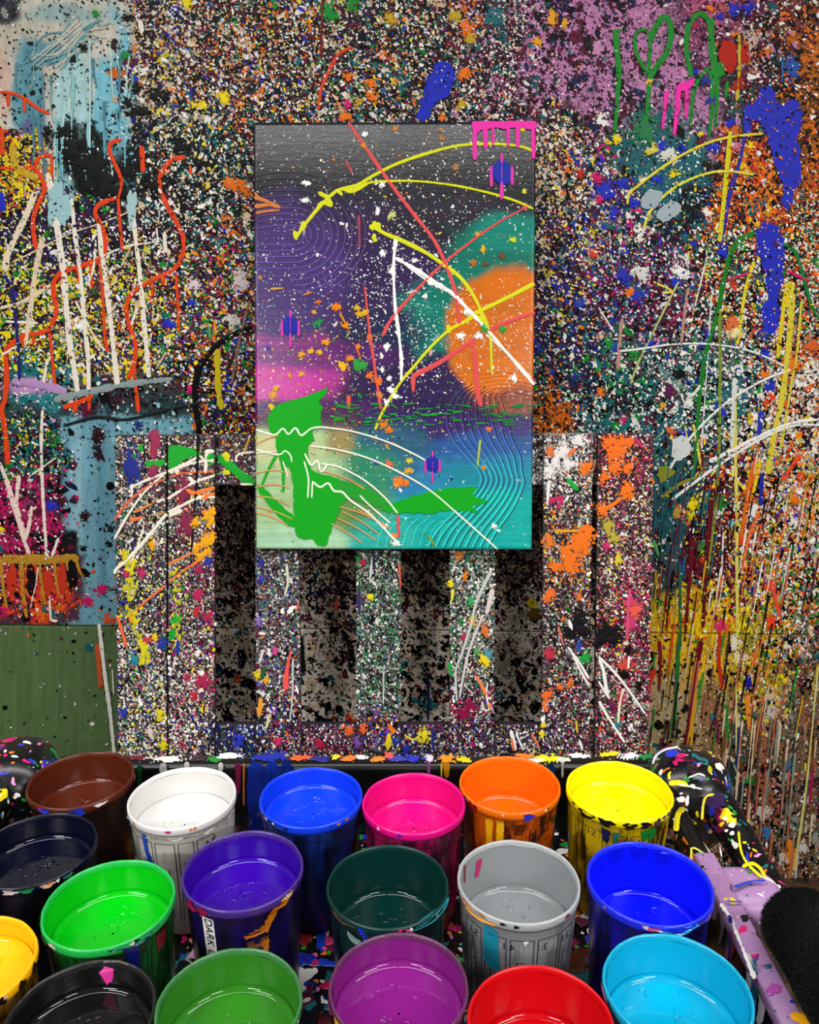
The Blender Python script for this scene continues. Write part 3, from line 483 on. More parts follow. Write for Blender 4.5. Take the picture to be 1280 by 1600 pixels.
for pts, w, w2, c in (([(1178, 364), (1152, 378), (1140, 402), (1130, 440), (1121, 490), (1108, 530), (1098, 580), (1091, 640), (1086, 720), (1080, 745)], 9, 5, '1f7a28'), ([(1124, 480), (1125, 560), (1124, 640), (1123, 700), (1118, 790), (1108, 870), (1100, 920)], 5, 5, '7c9036'), ([(1225, 380), (1245, 400), (1265, 470), (1280, 500)], 6, 5, '1f7a38'), ([(1060, 440), (1030, 500), (1000, 560), (985, 600)], 3, 3, 'b8c070'), ([(1075, 450), (1068, 500), (1064, 540)], 5, 5, 'b58a7c'), ([(971, 500), (965, 580)], 6, 6, 'b58a7c'),
                      ([(1040, 510), (1075, 480)], 4, 3, '9a2a5a'), ([(1135, 438), (1175, 425)], 4, 4, 'c02a5a'), ([(1230, 423), (1265, 440)], 5, 4, 'd02060'), ([(1105, 400), (1085, 480)], 2.5, 2, CR), ([(1111, 460), (1104, 580), (1095, 702)], 2, 2, 'd8e0d8'), ([(1190, 640), (1185, 680)], 9, 6, '2a34b0'), ([(1280, 640), (1258, 700)], 3, 3, '1c2048'), ([(1148, 590), (1143, 700)], 8, 6, 'd8dcd4'), ([(1096, 600), (1080, 620)], 4, 4, 'd8e8d8'),
                      ([(965, 549), (1000, 545), (1050, 538), (1100, 537), (1150, 543), (1190, 555), (1225, 572)], 3, 3, 'e8ece4'), ([(1236, 577), (1190, 595), (1140, 625), (1100, 660), (1070, 695), (1034, 752)], 3.2, 4, 'eef0ea'), ([(1282, 655), (1240, 660), (1200, 675), (1160, 695), (1108, 721)], 4, 7, 'f0f0ec'), ([(1282, 664), (1240, 665), (1190, 685), (1120, 728), (1050, 780)], 3, 5, 'f0f0ec'), ([(935, 480), (960, 520)], 2, 2, CR)):
    ws(pts, w, c, w2, name='paint_streak')
patch(S_wall, [(1000, 312), (1012, 295), (1035, 300), (1032, 318), (1012, 328), (1001, 326)], '9fb0b8', Wp, 'paint_splat', 2); patch(S_wall, [(1022, 335), (1048, 312), (1068, 322), (1060, 335), (1035, 350)], 'a4b2ba', Wp, 'paint_splat', 2)
patch(S_wall, [(1048, 685), (1062, 680), (1078, 690), (1076, 712), (1060, 718), (1050, 715)], 'cfd6d2', Wp, 'paint_splat', 3); patch(S_wall, [(1025, 735), (1040, 728), (1055, 735), (1048, 748), (1030, 752)], '8a8f2a', Wp, 'paint_splat', 3); ws([(1033, 778), (1060, 757), (1088, 745)], 5, '8f8428')
ws([(1020, 843), (1031, 872)], 6, '4fae6c', 3); ws([(1025, 890), (1025, 915)], 6, 'b08830')
# lower right runs
for pts, w, w2, c in (([(1183, 715), (1170, 760), (1158, 840)], 8, 5, 'e06a1c'), ([(1188, 718), (1176, 770)], 7, 5, 'e8c81c'), ([(1190, 740), (1188, 790)], 6, 6, '22289a'), ([(1250, 710), (1232, 735), (1222, 750)], 8, 5, 'ee4a22'), ([(1185, 800), (1170, 840), (1158, 890)], 7, 3, 'e8703a'), ([(1205, 910), (1215, 950), (1221, 975)], 7, 4, 'e0503a'), ([(1270, 790), (1268, 840)], 5, 4, 'e08a3a'), ([(1130, 830), (1126, 920)], 3, 3, 'e0d8cc'), ([(1082, 840), (1076, 920), (1070, 1000)], 7, 4, '6a1420'), ([(1112, 780), (1104, 880), (1098, 980)], 10, 5, '5e1520'), ([(1095, 1000), (1086, 1060), (1076, 1130), (1068, 1172)], 9, 3, '6a1020'),
                      ([(1062, 880), (1063, 960), (1062, 1010)], 4, 6, '2f6a3a'), ([(1061, 1000), (1058, 1050), (1054, 1140)], 7, 3, '1f6a3c'), ([(1030, 1000), (1032, 1030), (1030, 1080)], 6, 3, '8a1c28'), ([(1022, 1045), (1015, 1070), (1012, 1100)], 9, 4, 'd83422'), ([(1125, 985), (1123, 1030), (1128, 1070)], 5, 5, 'c42a1c'), ([(1140, 985), (1130, 1060), (1108, 1150)], 3, 3, '3a2418'), ([(1168, 1053), (1171, 1078)], 8, 8, '22208a'), ([(1168, 1085), (1170, 1140)], 9, 5, 'e8882a'), ([(1134, 1100), (1135, 1160)], 8, 6, '2a7a34'), ([(1085, 1080), (1077, 1165)], 8, 8, 'd09a20'), ([(1118, 1120), (1122, 1160)], 6, 4, '6a1c3c'),
                      ([(1155, 1135), (1150, 1200)], 6, 4, '22306a'), ([(1150, 1060), (1150, 1180)], 2.5, 2.5, 'd8d078'), ([(1210, 1010), (1195, 1060)], 4, 3, 'e0902a'), ([(1185, 1000), (1172, 1050)], 4, 3, 'd8703a'), ([(1278, 1040), (1268, 1140), (1258, 1240), (1240, 1360)], 3, 4, 'd0c878'), ([(1244, 1160), (1236, 1180)], 3, 3, 'd8d0c0'), ([(1120, 1190), (1140, 1182), (1150, 1205)], 6, 3, 'd8d4cc'), ([(1145, 1190), (1140, 1250)], 14, 8, '25362c'), ([(1270, 1200), (1264, 1255)], 6, 5, 'a02048'), ([(1147, 1245), (1146, 1275)], 10, 6, '1f2a98'), ([(1258, 1190), (1258, 1205)], 3, 3, 'd8d040'), ([(1232, 1310), (1238, 1345), (1232, 1368)], 10, 4, 'e0881c')):
    ws(pts, w, c, w2, jit=.3)
for i in range(150):
    x = 1015 + 265 * rng.random(); y = 700 + 480 * rng.random(); L_ = 25 + 75 * rng.random()
    c = random.choice(['W', 'W', 'O', 'y', 'K', 'K', 'R', 'M', 'c', 'G', 'r']) if x > 1150 or y > 870 else random.choice(['T', 'K', '2a6a70', 'M'])
    if y > 1000: c = random.choice(['K', 'K', 'M', 'y', 'c', 'r', 'b', 'G'])
    dx = (x - 640) * -0.00022 * L_ * 1.5; ws([(x, y), (x + dx / 2, y + L_ / 2), (x + dx, y + L_)], 1.6 + 2.2 * rng.random(), c, 1.2)
for i in range(60):
    x = 1130 + 150 * rng.random(); y = 1100 + 240 * rng.random(); L_ = 30 + 80 * rng.random(); ws([(x, y), (x - L_ * .1, y + L_)], 2 + 3.5 * rng.random(), random.choice(['r', 'b', 'c', 'g', '4a5040', '2f3a34', 'b8785a', '7a7462']), 1.5, jit=.4)
# seam details in the pallet gaps
for pts, w, c in (([(352, 958), (366, 953), (376, 965), (382, 1000), (390, 1032)], 3, 'b0a070'), ([(500, 995), (495, 1025)], 4, 'c8beb0'), ([(536, 985), (548, 1010), (550, 1050)], 9, '0d1512'), ([(468, 990), (474, 1050)], 9, '10140f'), ([(669, 1048), (669, 1125)], 4, '20245a')): ws(pts, w, c)
wb(831, 942, 8, 8, 'c8b41c'); wb(834, 958, 9, 9, '5a4a12'); wb(526, 945, 4, 10, 'd85a4a')
# sparse late drops over everything on the wall
zone_flecks(S_wall, (-40, 1320, -20, 1180), 17, [z[:4] + ((1.0 if z[4] > .55 else .5 if z[4] > .3 else .06),) + z[5:] for z in ZN], wall, keep=lambda x, y: ~((x > 440) & (x < 790) & (y > 230) & (y < 740)), h0=S_wall.lift() + .0007, h1=S_wall.lift() + .0013, sz=(.6, 1.5))

# ------------------------------------------------------------------ leaning pallet
LEAN = math.radians(12.4)
CN = np.array([0, -math.cos(LEAN), math.sin(LEAN)]); CU = np.array([0, math.sin(LEAN), math.cos(LEAN)])   # face normal, up the face
CANVAS_P = np.array([0, 1.728, 1.072]); CANVAS_T = 0.036
S_can = Surf(CANVAS_P, CN)
S_pal = Surf(CANVAS_P - CN * (CANVAS_T + 0.002), CN)
PLT = 0.017
S_brd = Surf(S_pal.p0 - CN * PLT, CN)
pallet = tag(empty('wooden_pallet', tuple(S_pal.at(600, 1175) * [1, 1, 0])), 'paint splattered wooden slat pallet leaning against the wall behind the canvas', 'pallet')
PLOC = np.array(pallet.location)
def place(o): o.location = Vector(o.location) - pallet.location; return o
def slab(surf, quad, thick, F_, name, parent, step=0.006, bottom=None):
    """a board: quad = photo corners tl, tr, br, bl on the surf; bottom = run down to this height"""
    tl, tr, br, bl = [surf.at(*q) for q in quad]
    if bottom is not None:
        for c0, c1 in ((tl, bl), (tr, br)):
            d = c1 - c0; k = (bottom - c0[2]) / d[2]; c1[:] = c0 + d * k
    nx = max(3, int(np.linalg.norm(tr - tl) / step)); nz = max(3, int(np.linalg.norm(bl - tl) / step))
    u = np.linspace(0, 1, nx)[None, :, None]; v_ = np.linspace(0, 1, nz)[:, None, None]
    P = (tl * (1 - u) + tr * u) * (1 - v_) + (bl * (1 - u) + br * u) * v_
    px, py = project(P); cc = F_(px, py).reshape(-1, 3)
    idx = np.arange(nx * nz).reshape(nz, nx); f = np.stack([idx[:-1, :-1], idx[1:, :-1], idx[1:, 1:], idx[:-1, 1:]], -1).reshape(-1, 4)
    V = P.reshape(-1, 3); per = np.concatenate([idx[0, :], idx[1:, -1], idx[-1, -2::-1], idx[-2:0:-1, 0]])
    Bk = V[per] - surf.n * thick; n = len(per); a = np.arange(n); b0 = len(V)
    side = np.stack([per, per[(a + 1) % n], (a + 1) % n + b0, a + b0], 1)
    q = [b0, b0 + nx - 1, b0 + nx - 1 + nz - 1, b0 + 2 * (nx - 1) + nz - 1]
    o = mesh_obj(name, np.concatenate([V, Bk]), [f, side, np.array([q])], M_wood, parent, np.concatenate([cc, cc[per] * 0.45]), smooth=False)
    place(o); return o
PF = Field('463a3e')
PF.r(180, 600, 345, 1700, '4a4042', 20, 20); PF.r(262, 900, 345, 1700, '54474e', 20, 30); PF.e(240, 690, 10, 40, 'a02f55', .6); PF.e(240, 740, 12, 40, '8a2c4c', .7); PF.e(290, 790, 16, 70, '7c2644', .7); PF.e(320, 850, 30, 60, '5a2c3c', .8); PF.e(206, 715, 14, 30, '202a7a', .5)
PF.r(390, 600, 480, 1700, '544f52', 20, 20); PF.e(455, 930, 14, 60, '4a5f50', .7); PF.r(550, 600, 640, 1700, '4d5a50', 20, 20); PF.r(695, 600, 780, 1700, '57605a', 20, 20); PF.e(725, 1110, 25, 25, '6a1434', .7)
PF.r(840, 600, 930, 780, '8a827c', 20, 24); PF.r(840, 760, 930, 1700, '4c4044', 20, 24); PF.r(932, 600, 1040, 1700, '543c40', 20, 24); PF.e(990, 930, 16, 70, 'a03a5c', .7); PF.e(975, 1040, 20, 40, '9a3a3c', .8); PF.e(930, 985, 45, 30, '121012', .5); PF.r(930, 1060, 960, 1180, '4c4a48', 10, 10)
PF.r(330, 1120, 860, 1180, '3a3040', 8, 8); PF.r(335, 660, 400, 760, '42363e', 10, 10)
ZP = [(218, 770, 45, 100, 1, "K5W5M3g2c2G1O.4T1", 1.1), (218, 900, 45, 90, 1, "K5W4Y2g3T1M2G1B.5", 1.2), (218, 1080, 45, 110, 1, "W6K4Y2B1P1T1g2G1c2", 1.3), (298, 780, 40, 100, 1, "K4W4M4g3Y1O1", 1.1), (298, 950, 40, 90, 1, "K4W4P2G1B1Y1.5g3M2", 1.2), (298, 1090, 40, 100, 1, "W7K4P2Y1.5B1c2g2M1", 1.3),
      (434, 950, 38, 110, 1, "W4K4g4M3T1.5O.6B.7V.5", 1.4), (434, 1100, 38, 60, 1, "K4W3B2O1P1G1V1M2", 1.4), (592, 960, 38, 150, 1, "g4W4K5T2G2.5M1.2", 1.4), (592, 1140, 60, 30, 1, "K4W3B2V2P1O1Y.6M2", 1.4), (510, 1150, 60, 26, 1, "K4W4P2M3V1O1g1T1", 1.4), (668, 1150, 60, 26, 1, "K4W3B2V2Y1P1T1O1", 1.4), (810, 1150, 60, 26, 1, "K4W5M2Y1B1V1g1", 1.4), (370, 1150, 40, 26, 1, "K3W3B4T1G1N2", 1.4),
      (738, 960, 40, 120, 1, "g4W5K4T1.5G1.5M1.5O.4c1.5", 1.9), (738, 1110, 40, 50, 1, "P2M3W3K3B1G1c1", 1.5), (885, 720, 45, 60, 1, "W8K4O1M1g2N1", 0.6), (885, 850, 45, 60, 1, "K4W3O3g3M2Y1", 0.7), (885, 1000, 45, 70, 1, "K5W3M3O1G1Y.6g2", 1.2), (885, 1110, 45, 70, 1, "K5M3W3O.6G.7P1g2V.5", 1.2),
      (975, 730, 45, 60, 1, "M4K4O2W3P1", 0.7), (975, 850, 45, 80, 1, "M4W3Y1.5K4g2P2c1.5", 0.8), (975, 960, 45, 60, 1, "P3O2K4W3Y1M2", 1.0), (965, 1080, 45, 70, 1, "K4W4M3P1.5R1G1g2c1", 1.0), (368, 715, 40, 40, 1, "K4M3W2O1g2Y.5V1"), (845, 715, 12, 40, 1, "W4K4O1")]
ZP = [z[:5] + (z[5] + ('D3K2.5g1' if z[1] > 760 or z[0] < 800 else 'D1K1.5'),) + z[6:] for z in ZP]
planks = [((180, 259, 185, 260.5), 681), ((262.5, 335, 263.5, 335), 679), ((398, 466, 401, 470), 700), ((557, 627, 557, 626), 700), ((704, 774, 703, 772), 700), ((850, 926, 847, 921), 679), ((935, 1022, 930, 1013), 677)]
GAPS = [(259.5, 262.8), (334, 401), (923, 935)]
pf_boxes = []
for (a, b_, c, d), top in planks:
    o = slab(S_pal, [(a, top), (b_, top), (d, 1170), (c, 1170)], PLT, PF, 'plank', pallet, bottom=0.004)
    k = (lambda A, B_, Cc, D, T_: lambda x, y: (x > A + (Cc - A) * (y - T_) / (1170 - T_) + .6) & (x < B_ + (D - B_) * (y - T_) / (1170 - T_) - .6) & (y > T_ + 1))(a, b_, c, d, top)
    keepf = (lambda k_: lambda x, y: k_(x, y) & ~((x > 402) & (x < 826) & (y < 845)))(k)
    fo = zone_flecks(S_pal, (min(a, c), max(b_, d), top, 1215), 230, ZP, o, keep=keepf, sz=(.7, 1.8), big=.06); fo.location = -PLOC if False else fo.location
    fo.parent = o; place_child = Vector(fo.location) - Vector(o.location) - pallet.location; fo.location = place_child
# cross boards behind the slats and the deep runners they are nailed to
boards = []
for quad, nm in (([(182, 679), (1020, 676), (1018.5, 757), (183, 757)], 'cross_board'), ([(186, 1131), (1013, 1131), (1012, 1215), (187, 1215)], 'cross_board')):
    o = slab(S_brd, quad, 0.018, PF, nm, pallet); boards.append(o)
    y0, y1 = quad[0][1] + 2, quad[2][1] - 2
    kf = (lambda a0, a1: lambda x, y: (y > a0) & (y < a1) & (((x > 336) & (x < 399)) | ((x > 472) & (x < 556)) | ((x > 628) & (x < 702)) | ((x > 776) & (x < 848)) | ((x > 922) & (x < 934))))(y0, y1)
    fo = zone_flecks(S_brd, (330, 940, y0, y1), 230, ZP, o, keep=kf, sz=(.7, 1.8)); fo.parent = o; fo.location = Vector(fo.location) - Vector(o.location) - pallet.location
S_run = Surf(S_brd.p0 - CN * 0.018, CN)
M_raw = plain('raw_pine', '4a3424', 0.75, (40, 0.5, 0.002))
for (y0, y1) in ((686, 740), (1145, 1205)):
    tl = S_run.at(186, y0); tr = S_run.at(1016, y0); bl = S_run.at(187, y1); br = S_run.at(1015, y1); dpt = 0.055
    V = np.array([tl, tr, br, bl] + [p_ - CN * dpt for p_ in (tl, tr, br, bl)])
    place(mesh_obj('runner', V, [np.array([[0, 3, 2, 1], [4, 5, 6, 7], [0, 1, 5, 4], [1, 2, 6, 5], [2, 3, 7, 6], [3, 0, 4, 7]])], M_raw, pallet, smooth=False))
def ps(pts, w, c, w2=None, name='paint_streak', **k):
    o = stroke(S_pal, pts, w, c, pallet, name, w2, gaps=GAPS, **k)
    return place(o) if o else o
def pb(x, y, rx, ry, c, **k): return place(blob(S_pal, x, y, rx, ry, c, pallet, **k))
def pp(pts, c, **k): return place(patch(S_pal, pts, c, pallet, **k))
PG = '17a52c'
pp([(263, 698), (272, 694), (285, 698), (300, 700), (312, 706), (318, 712), (300, 714), (285, 718), (282, 726), (270, 732), (263, 735)], PG, name='paint_splat', jit=1.2)
pp([(226, 718), (240, 722), (258, 716), (258, 727), (240, 732), (228, 730)], PG, name='paint_splat', jit=1); pb(220, 700, 4, 6, PG); pb(209, 713, 4, 4, '1f7a3a'); pb(327, 715, 7, 8, PG, rough=.5, spikes=4)
pb(206, 730, 13, 28, '222c86', rough=.4, spikes=4); pb(242, 692, 9, 20, '9a2c50', rough=.5); pb(240, 735, 9, 12, '8f2c4e', rough=.5); pb(288, 765, 10, 24, '842848', rough=.5, spikes=4); pb(292, 820, 11, 24, '842848', rough=.5, spikes=4)
o = place(stroke(S_brd, [(341, 712), (352, 722), (366, 733), (380, 745), (400, 756)], 13, PG, pallet, 'paint_streak')); o = place(blob(S_brd, 354, 714, 6, 8, 'd8d020', pallet)); place(blob(S_brd, 354, 738, 6, 4, 'd8d020', pallet))
place(stroke(S_brd, [(368, 722), (373, 710), (398, 706)], 3, CR, pallet)); place(stroke(S_brd, [(376, 757), (398, 756)], 4, CR, pallet)); place(stroke(S_brd, [(380, 708), (390, 685)], 3, 'd89a2c', pallet))
for pts, w, w2, c in (([(203, 762), (225, 752), (260, 738), (295, 722), (312, 712)], 4, 4, CR), ([(205, 758), (207, 772)], 8, 4, CR), ([(179, 842), (200, 805), (225, 770), (255, 742)], 4, 3, CR), ([(262, 740), (275, 733), (300, 724), (335, 718)], 4, 4, CR), ([(277, 733), (278, 743)], 5, 3, CR), ([(320, 706), (335, 705)], 7, 7, CR), ([(323, 708), (321, 740)], 6, 5, CR), ([(312, 712), (320, 718), (335, 722)], 4, 3, CR),
                      ([(179, 897), (183, 888), (205, 868), (232, 838), (258, 806), (275, 795), (300, 782), (318, 776), (336, 777)], 5, 5, 'efe8d4'), ([(262, 792), (263, 780), (280, 768), (305, 753), (336, 743)], 5, 4, CR), ([(294, 745), (305, 754), (312, 747)], 7, 5, CR), ([(262, 807), (285, 797)], 6, 7, CR), ([(245, 785), (257, 779)], 5, 4, CR), ([(223, 830), (218, 845), (205, 880)], 3, 2, CR),
                      ([(263, 882), (300, 864), (335, 845)], 4, 3, 'e8853a'), ([(262, 912), (285, 893), (305, 880), (322, 868)], 3, 6, 'e8703a'), ([(205, 962), (225, 942), (258, 915)], 3, 4, 'e8703a'), ([(262, 746), (290, 739), (336, 737)], 3, 3, 'e0683a'), ([(179, 812), (200, 785), (228, 762), (256, 749)], 4, 3, 'dc6a48'), ([(203, 813), (226, 808)], 8, 3, 'ee7a38'), ([(210, 800), (238, 787)], 4, 3, 'e08a3a'), ([(290, 764), (305, 770), (336, 762)], 7, 6, 'ee8038'), ([(316, 778), (336, 771)], 9, 5, 'ee8038'), ([(315, 800), (336, 803)], 7, 10, 'ee8038'), ([(184, 965), (192, 990), (198, 1010)], 6, 4, 'e8683a'), ([(262, 796), (252, 803), (238, 806)], 3, 2, 'e09a3a'),
                      ([(310, 679), (308, 740), (303, 810), (297, 890)], 5, 2, '0b0a0b'), ([(225, 680), (226, 725)], 2, 2, '141014')):
    ps(pts, w, c, w2, jit=.2)
pp([(200, 956), (212, 958), (213, 951), (206, 972), (204, 978)], 'f0762c', jit=.5)
for i in range(70):
    s = rng.random(); x = 193 + 32 * s + 6 * rng.standard_normal() * .7; y = 862 + 175 * s; pb(x + 5 * math.sin(s * 9), y, 2 + 2.5 * rng.random(), 3 + 3 * rng.random(), random.choice(['d9cf1c', 'c8bb22', 'b4b438']), rough=.5, n=12)
for i in range(40):
    x = 275 + 6 * rng.standard_normal(); y = 890 + 130 * rng.random(); pb(x, y, 1.5 + 2 * rng.random(), 2 + 3 * rng.random(), random.choice(['d4c81c', 'b8ae30', '8fae34']), rough=.5, n=12)
for x, y, r, c in [(304 + 30 * rng.random(), 795 + 75 * rng.random(), 2 + 4 * rng.random(), 'efaa18') for _ in range(22)] + [(238, 849, 5, 'efaa18'), (274, 968, 6, PG), (270, 992, 6, '12a038'), (255, 1007, 7, '26389a'), (278, 1010, 6, '26389a'), (230, 1000, 5, 'c43848'), (243, 995, 4, 'e8c028'), (210, 1030, 6, '2a8a9c'), (195, 1113, 6, '26389a'), (222, 895, 5, 'c02c60'), (197, 897, 4, 'c02c60'), (326, 876, 6, '2c3a98'), (310, 890, 7, '9c2850'), (318, 1065, 12, 'a82850'), (303, 1085, 5, 'c42838'), (292, 1058, 5, 'a82850'), (250, 1116, 6, 'd8cc20'), (255, 1165, 6, 'd8cc20'), (310, 930, 7, 'b82858'), (325, 965, 7, 'a82850'), (306, 955, 5, 'c82838'), (374, 1158, 8, '2a34b8'), (235, 1145, 6, 'd8c8c0'), (310, 1020, 4, 'W'), (315, 1052, 4, 'W'),
                       (447, 1050, 1, 'C'), (404, 1055, 5, 'e8c818'), (416, 1062, 4, 'e8a818'), (407, 1105, 4, 'e8a030'), (408, 880, 4, '3038a8'), (408, 905, 4, '3038a8'), (405, 970, 5, '8a6ab8'), (430, 1016, 4, 'd84a98'), (421, 1020, 3, 'W'), (579, 932, 4, 'e8d81c'), (567, 878, 4, 'c02c48'), (500, 1162, 7, 'b01c44'), (559, 1160, 6, '7a52a8'), (607, 1158, 5, 'e8d028'), (618, 1160, 5, '243498'), (545, 1140, 6, 'e0602c'), (568, 1140, 5, 'e0602c'), (435, 1158, 5, 'd83060'), (562, 940, 4, '4a3a70'),
                       (759, 1032, 8, 'ecd21c'), (705, 912, 4, 'e8d81c'), (736, 940, 5, '3aa860'), (758, 985, 6, 'd8733a'), (725, 995, 4, 'b82858'), (717, 868, 6, 'd87a3a'), (727, 900, 4, 'd8801c'), (738, 970, 6, 'd8a848'), (745, 1018, 4, '5a9c4c'), (762, 1022, 6, '4a9aa8'), (663, 1148, 7, 'e0cc1c'), (723, 1115, 9, '8a1440'), (735, 1100, 7, '8a1440'), (635, 1170, 6, '243498'),
                       (965, 705, 15, 'f0701c'), (955, 690, 10, 'f0701c'), (975, 690, 10, 'f0701c'), (962, 730, 10, 'f0701c'), (980, 732, 9, 'f0701c'), (945, 745, 7, 'f0701c'), (979, 765, 11, 'f0761c'), (943, 797, 8, 'f0761c'), (918, 830, 12, 'f0761c'), (905, 850, 16, 'ee741c'), (885, 862, 12, 'ee741c'), (890, 880, 14, 'ee741c'), (870, 885, 9, 'ee741c'), (858, 845, 8, 'e87830'), (912, 845, 13, 'ee741c'), (912, 735, 7, 'f0761c'), (920, 728, 6, 'f0761c'), (860, 705, 6, 'e8743c'), (857, 930, 9, 'e8702c'), (905, 932, 4, 'e8702c'), (855, 1085, 7, 'ee6a2c'), (868, 720, 8, 'e8e4e0'), (880, 705, 10, 'e8e4e0'), (858, 735, 9, 'e8e4e0'), (890, 725, 9, 'e8e4e0'), (905, 690, 9, 'e8e4e0'), (948, 855, 5, 'c42c68'), (966, 875, 6, 'd8c838'), (960, 840, 8, 'b8a838'), (950, 825, 8, 'b8a838'), (875, 1073, 4, 'e8702c'), (890, 1068, 5, 'e0702c'), (913, 985, 9, '141216'), (905, 965, 11, '141216'), (895, 985, 12, '141216'), (950, 985, 14, '121014'), (940, 1000, 12, '121014'), (960, 1000, 10, '121014'), (975, 1053, 8, '14080c'), (982, 1015, 6, '14080c'), (998, 1073, 5, '14080c'), (957, 1103, 6, '6a1c48'), (860, 1022, 7, 'c02c48'), (913, 1028, 7, '1fa03c'), (905, 1008, 5, '2c4aa0'), (963, 1133, 5, '2a7a7c'), (849, 1133, 3, 'e8d028'), (846, 1147, 4, 'e8d028'), (992, 955, 10, 'e85a4a'), (985, 940, 9, 'd04068'), (985, 975, 8, 'c83c68'), (975, 1040, 10, 'c84a3c'), (970, 1090, 7, 'b83c48')]:
    pb(x, y, r, r * (1.0 if r > 8 else 1.3), c, rough=.5, spikes=4)
for pts, w, w2, c in (([(455, 1015), (449, 1045), (446, 1078)], 3, 9, 'f05a50'), ([(448, 880), (450, 910), (445, 930)], 4, 3, 'd8d8b8'), ([(458, 1030), (457, 1090), (453, 1125)], 3, 2, 'c8ccc0'), ([(412, 1015), (406, 1035)], 4, 4, 'e0dcd8'), ([(415, 1040), (408, 1060)], 5, 6, '2c5c34'), ([(422, 1115), (416, 1138)], 3, 5, 'd0d8a8'), ([(408, 1090), (405, 1120)], 6, 5, 'e8a030'), ([(467, 940), (464, 955)], 4, 3, 'e0583c'), ([(582, 868), (578, 910)], 3, 2, 'd8e0d8'), ([(624, 880), (626, 920)], 3, 2, 'e05a48'), ([(560, 925), (562, 960)], 6, 4, '3c2c5c'), ([(600, 1040), (599, 1100)], 2, 2, 'c8d4c8'), ([(608, 1145), (606, 1172)], 5, 5, 'e8d028'), ([(583, 865), (585, 890)], 5, 3, '28284c'), ([(591, 1150), (586, 1172)], 5, 4, '6a5a98'),
                      ([(743, 1055), (752, 1070), (760, 1085)], 3, 8, 'f08048'), ([(762, 1065), (760, 1085), (764, 1108), (756, 1108), (753, 1095)], 3, 3, 'e8e4dc'), ([(765, 1098), (766, 1108)], 7, 5, 'f08048'), ([(702, 1035), (706, 1056)], 7, 4, '16a03c'), ([(768, 890), (745, 940), (735, 980), (722, 1020), (712, 1050), (714, 1095)], 5, 3, 'c8c8c4'), ([(755, 960), (735, 1010), (725, 1050), (718, 1090)], 4, 3, 'd4d0cc'), ([(770, 920), (760, 960)], 8, 6, 'd8cfc8'), ([(708, 920), (706, 940)], 5, 3, 'e8d838'), ([(798, 1140), (806, 1172)], 5, 5, 'eeece4'), ([(806, 1145), (818, 1172)], 3, 3, 'eeece4'), ([(800, 1150), (804, 1172)], 6, 8, 'e8784c'), ([(830, 1145), (843, 1168)], 3, 3, 'e86a48'), ([(632, 1148), (645, 1155), (655, 1150), (656, 1140)], 3, 3, 'd8cc3c'), ([(675, 1135), (677, 1172)], 5, 4, '2c2c78'),
                      ([(887, 1010), (905, 1035), (920, 1060)], 3, 4, 'f0eee8'), ([(890, 1012), (908, 1050), (921, 1072)], 3, 3, 'f0eee8'), ([(932, 1022), (942, 1045), (947, 1075), (950, 1085)], 4, 6, 'f0eee8'), ([(933, 1024), (960, 1050), (985, 1082), (1008, 1115)], 4, 3, 'f0eee8'), ([(930, 1056), (945, 1080), (953, 1092)], 3, 4, 'f0eee8'), ([(930, 1085), (950, 1120), (976, 1160)], 5, 4, 'f0eee8'), ([(974, 1075), (968, 1100), (966, 1130)], 4, 3, 'e8e0c8'), ([(983, 1025), (981, 1045)], 4, 4, 'f0e8e0'), ([(889, 968), (894, 984)], 5, 7, 'f4f4f0'), ([(872, 978), (880, 1008)], 4, 3, 'd86a60'), ([(886, 748), (903, 766)], 8, 6, '1da83a'), ([(855, 785), (878, 778), (870, 795)], 9, 5, 'c42c60'), ([(865, 828), (880, 830), (904, 829)], 3, 3, 'eda428'), ([(936, 800), (955, 790), (972, 778)], 8, 5, 'f0761c'), ([(984, 920), (981, 960), (979, 1000)], 5, 4, 'd8507c'), ([(848, 1095), (855, 1112)], 6, 5, 'ee7a3c'), ([(887, 712), (900, 700)], 7, 6, 'e8743c'), ([(858, 750), (855, 790)], 5, 4, 'e8e4e0'), ([(990, 685), (1005, 700)], 6, 4, 'c42c60'), ([(900, 1125), (902, 1145)], 4, 3, 'd8c030'), ([(905, 1155), (910, 1172)], 4, 4, 'f0eee8')):
    ps(pts, w, c, w2, jit=.2)

# ------------------------------------------------------------------ the canvas
canvas = tag(empty('painted_canvas', tuple(S_can.at(617, 858))), 'stretched abstract canvas with purple, orange and green pours hanging on the pallet', 'painting')
CLOC = Vector(canvas.location)
def cplace(o):
    if o: o.location = Vector(o.location) - CLOC
    return o
CF = Field('201f29')
CF.r(380, 150, 860, 330, '1f1f25', 60, 20, 1, 60); CF.e(520, 235, 170, 50, '2c2c33', .9, .4, .8); CF.e(560, 440, 220, 120, '35264f', .7, .3, 1, 60); CF.e(450, 440, 90, 120, '46316e', .8, .3); CF.e(700, 350, 120, 40, '2a2734', .8, .4)
CF.e(790, 400, 95, 65, '10705f', .5, .45, 1, 40); CF.e(690, 500, 60, 60, '127a6c', .5, .45, 1, 30); CF.e(740, 450, 60, 50, '117463', .6, .4); CF.e(600, 520, 60, 30, '1f2a4a', .8, .4, .8); CF.e(800, 365, 60, 30, '0f8070', .6, .4)
CF.e(450, 585, 90, 55, 'a82a8c', .6, .35, 1, 60); CF.e(430, 600, 60, 30, 'c42f9c', .7, .3); CF.e(500, 555, 120, 22, '5b2470', .9, .3, .8); CF.r(540, 570, 700, 660, '30204e', 40, 12); CF.e(480, 640, 120, 16, '4a2260', .8, .4); CF.e(700, 620, 60, 60, '2f204e', .8, .4)
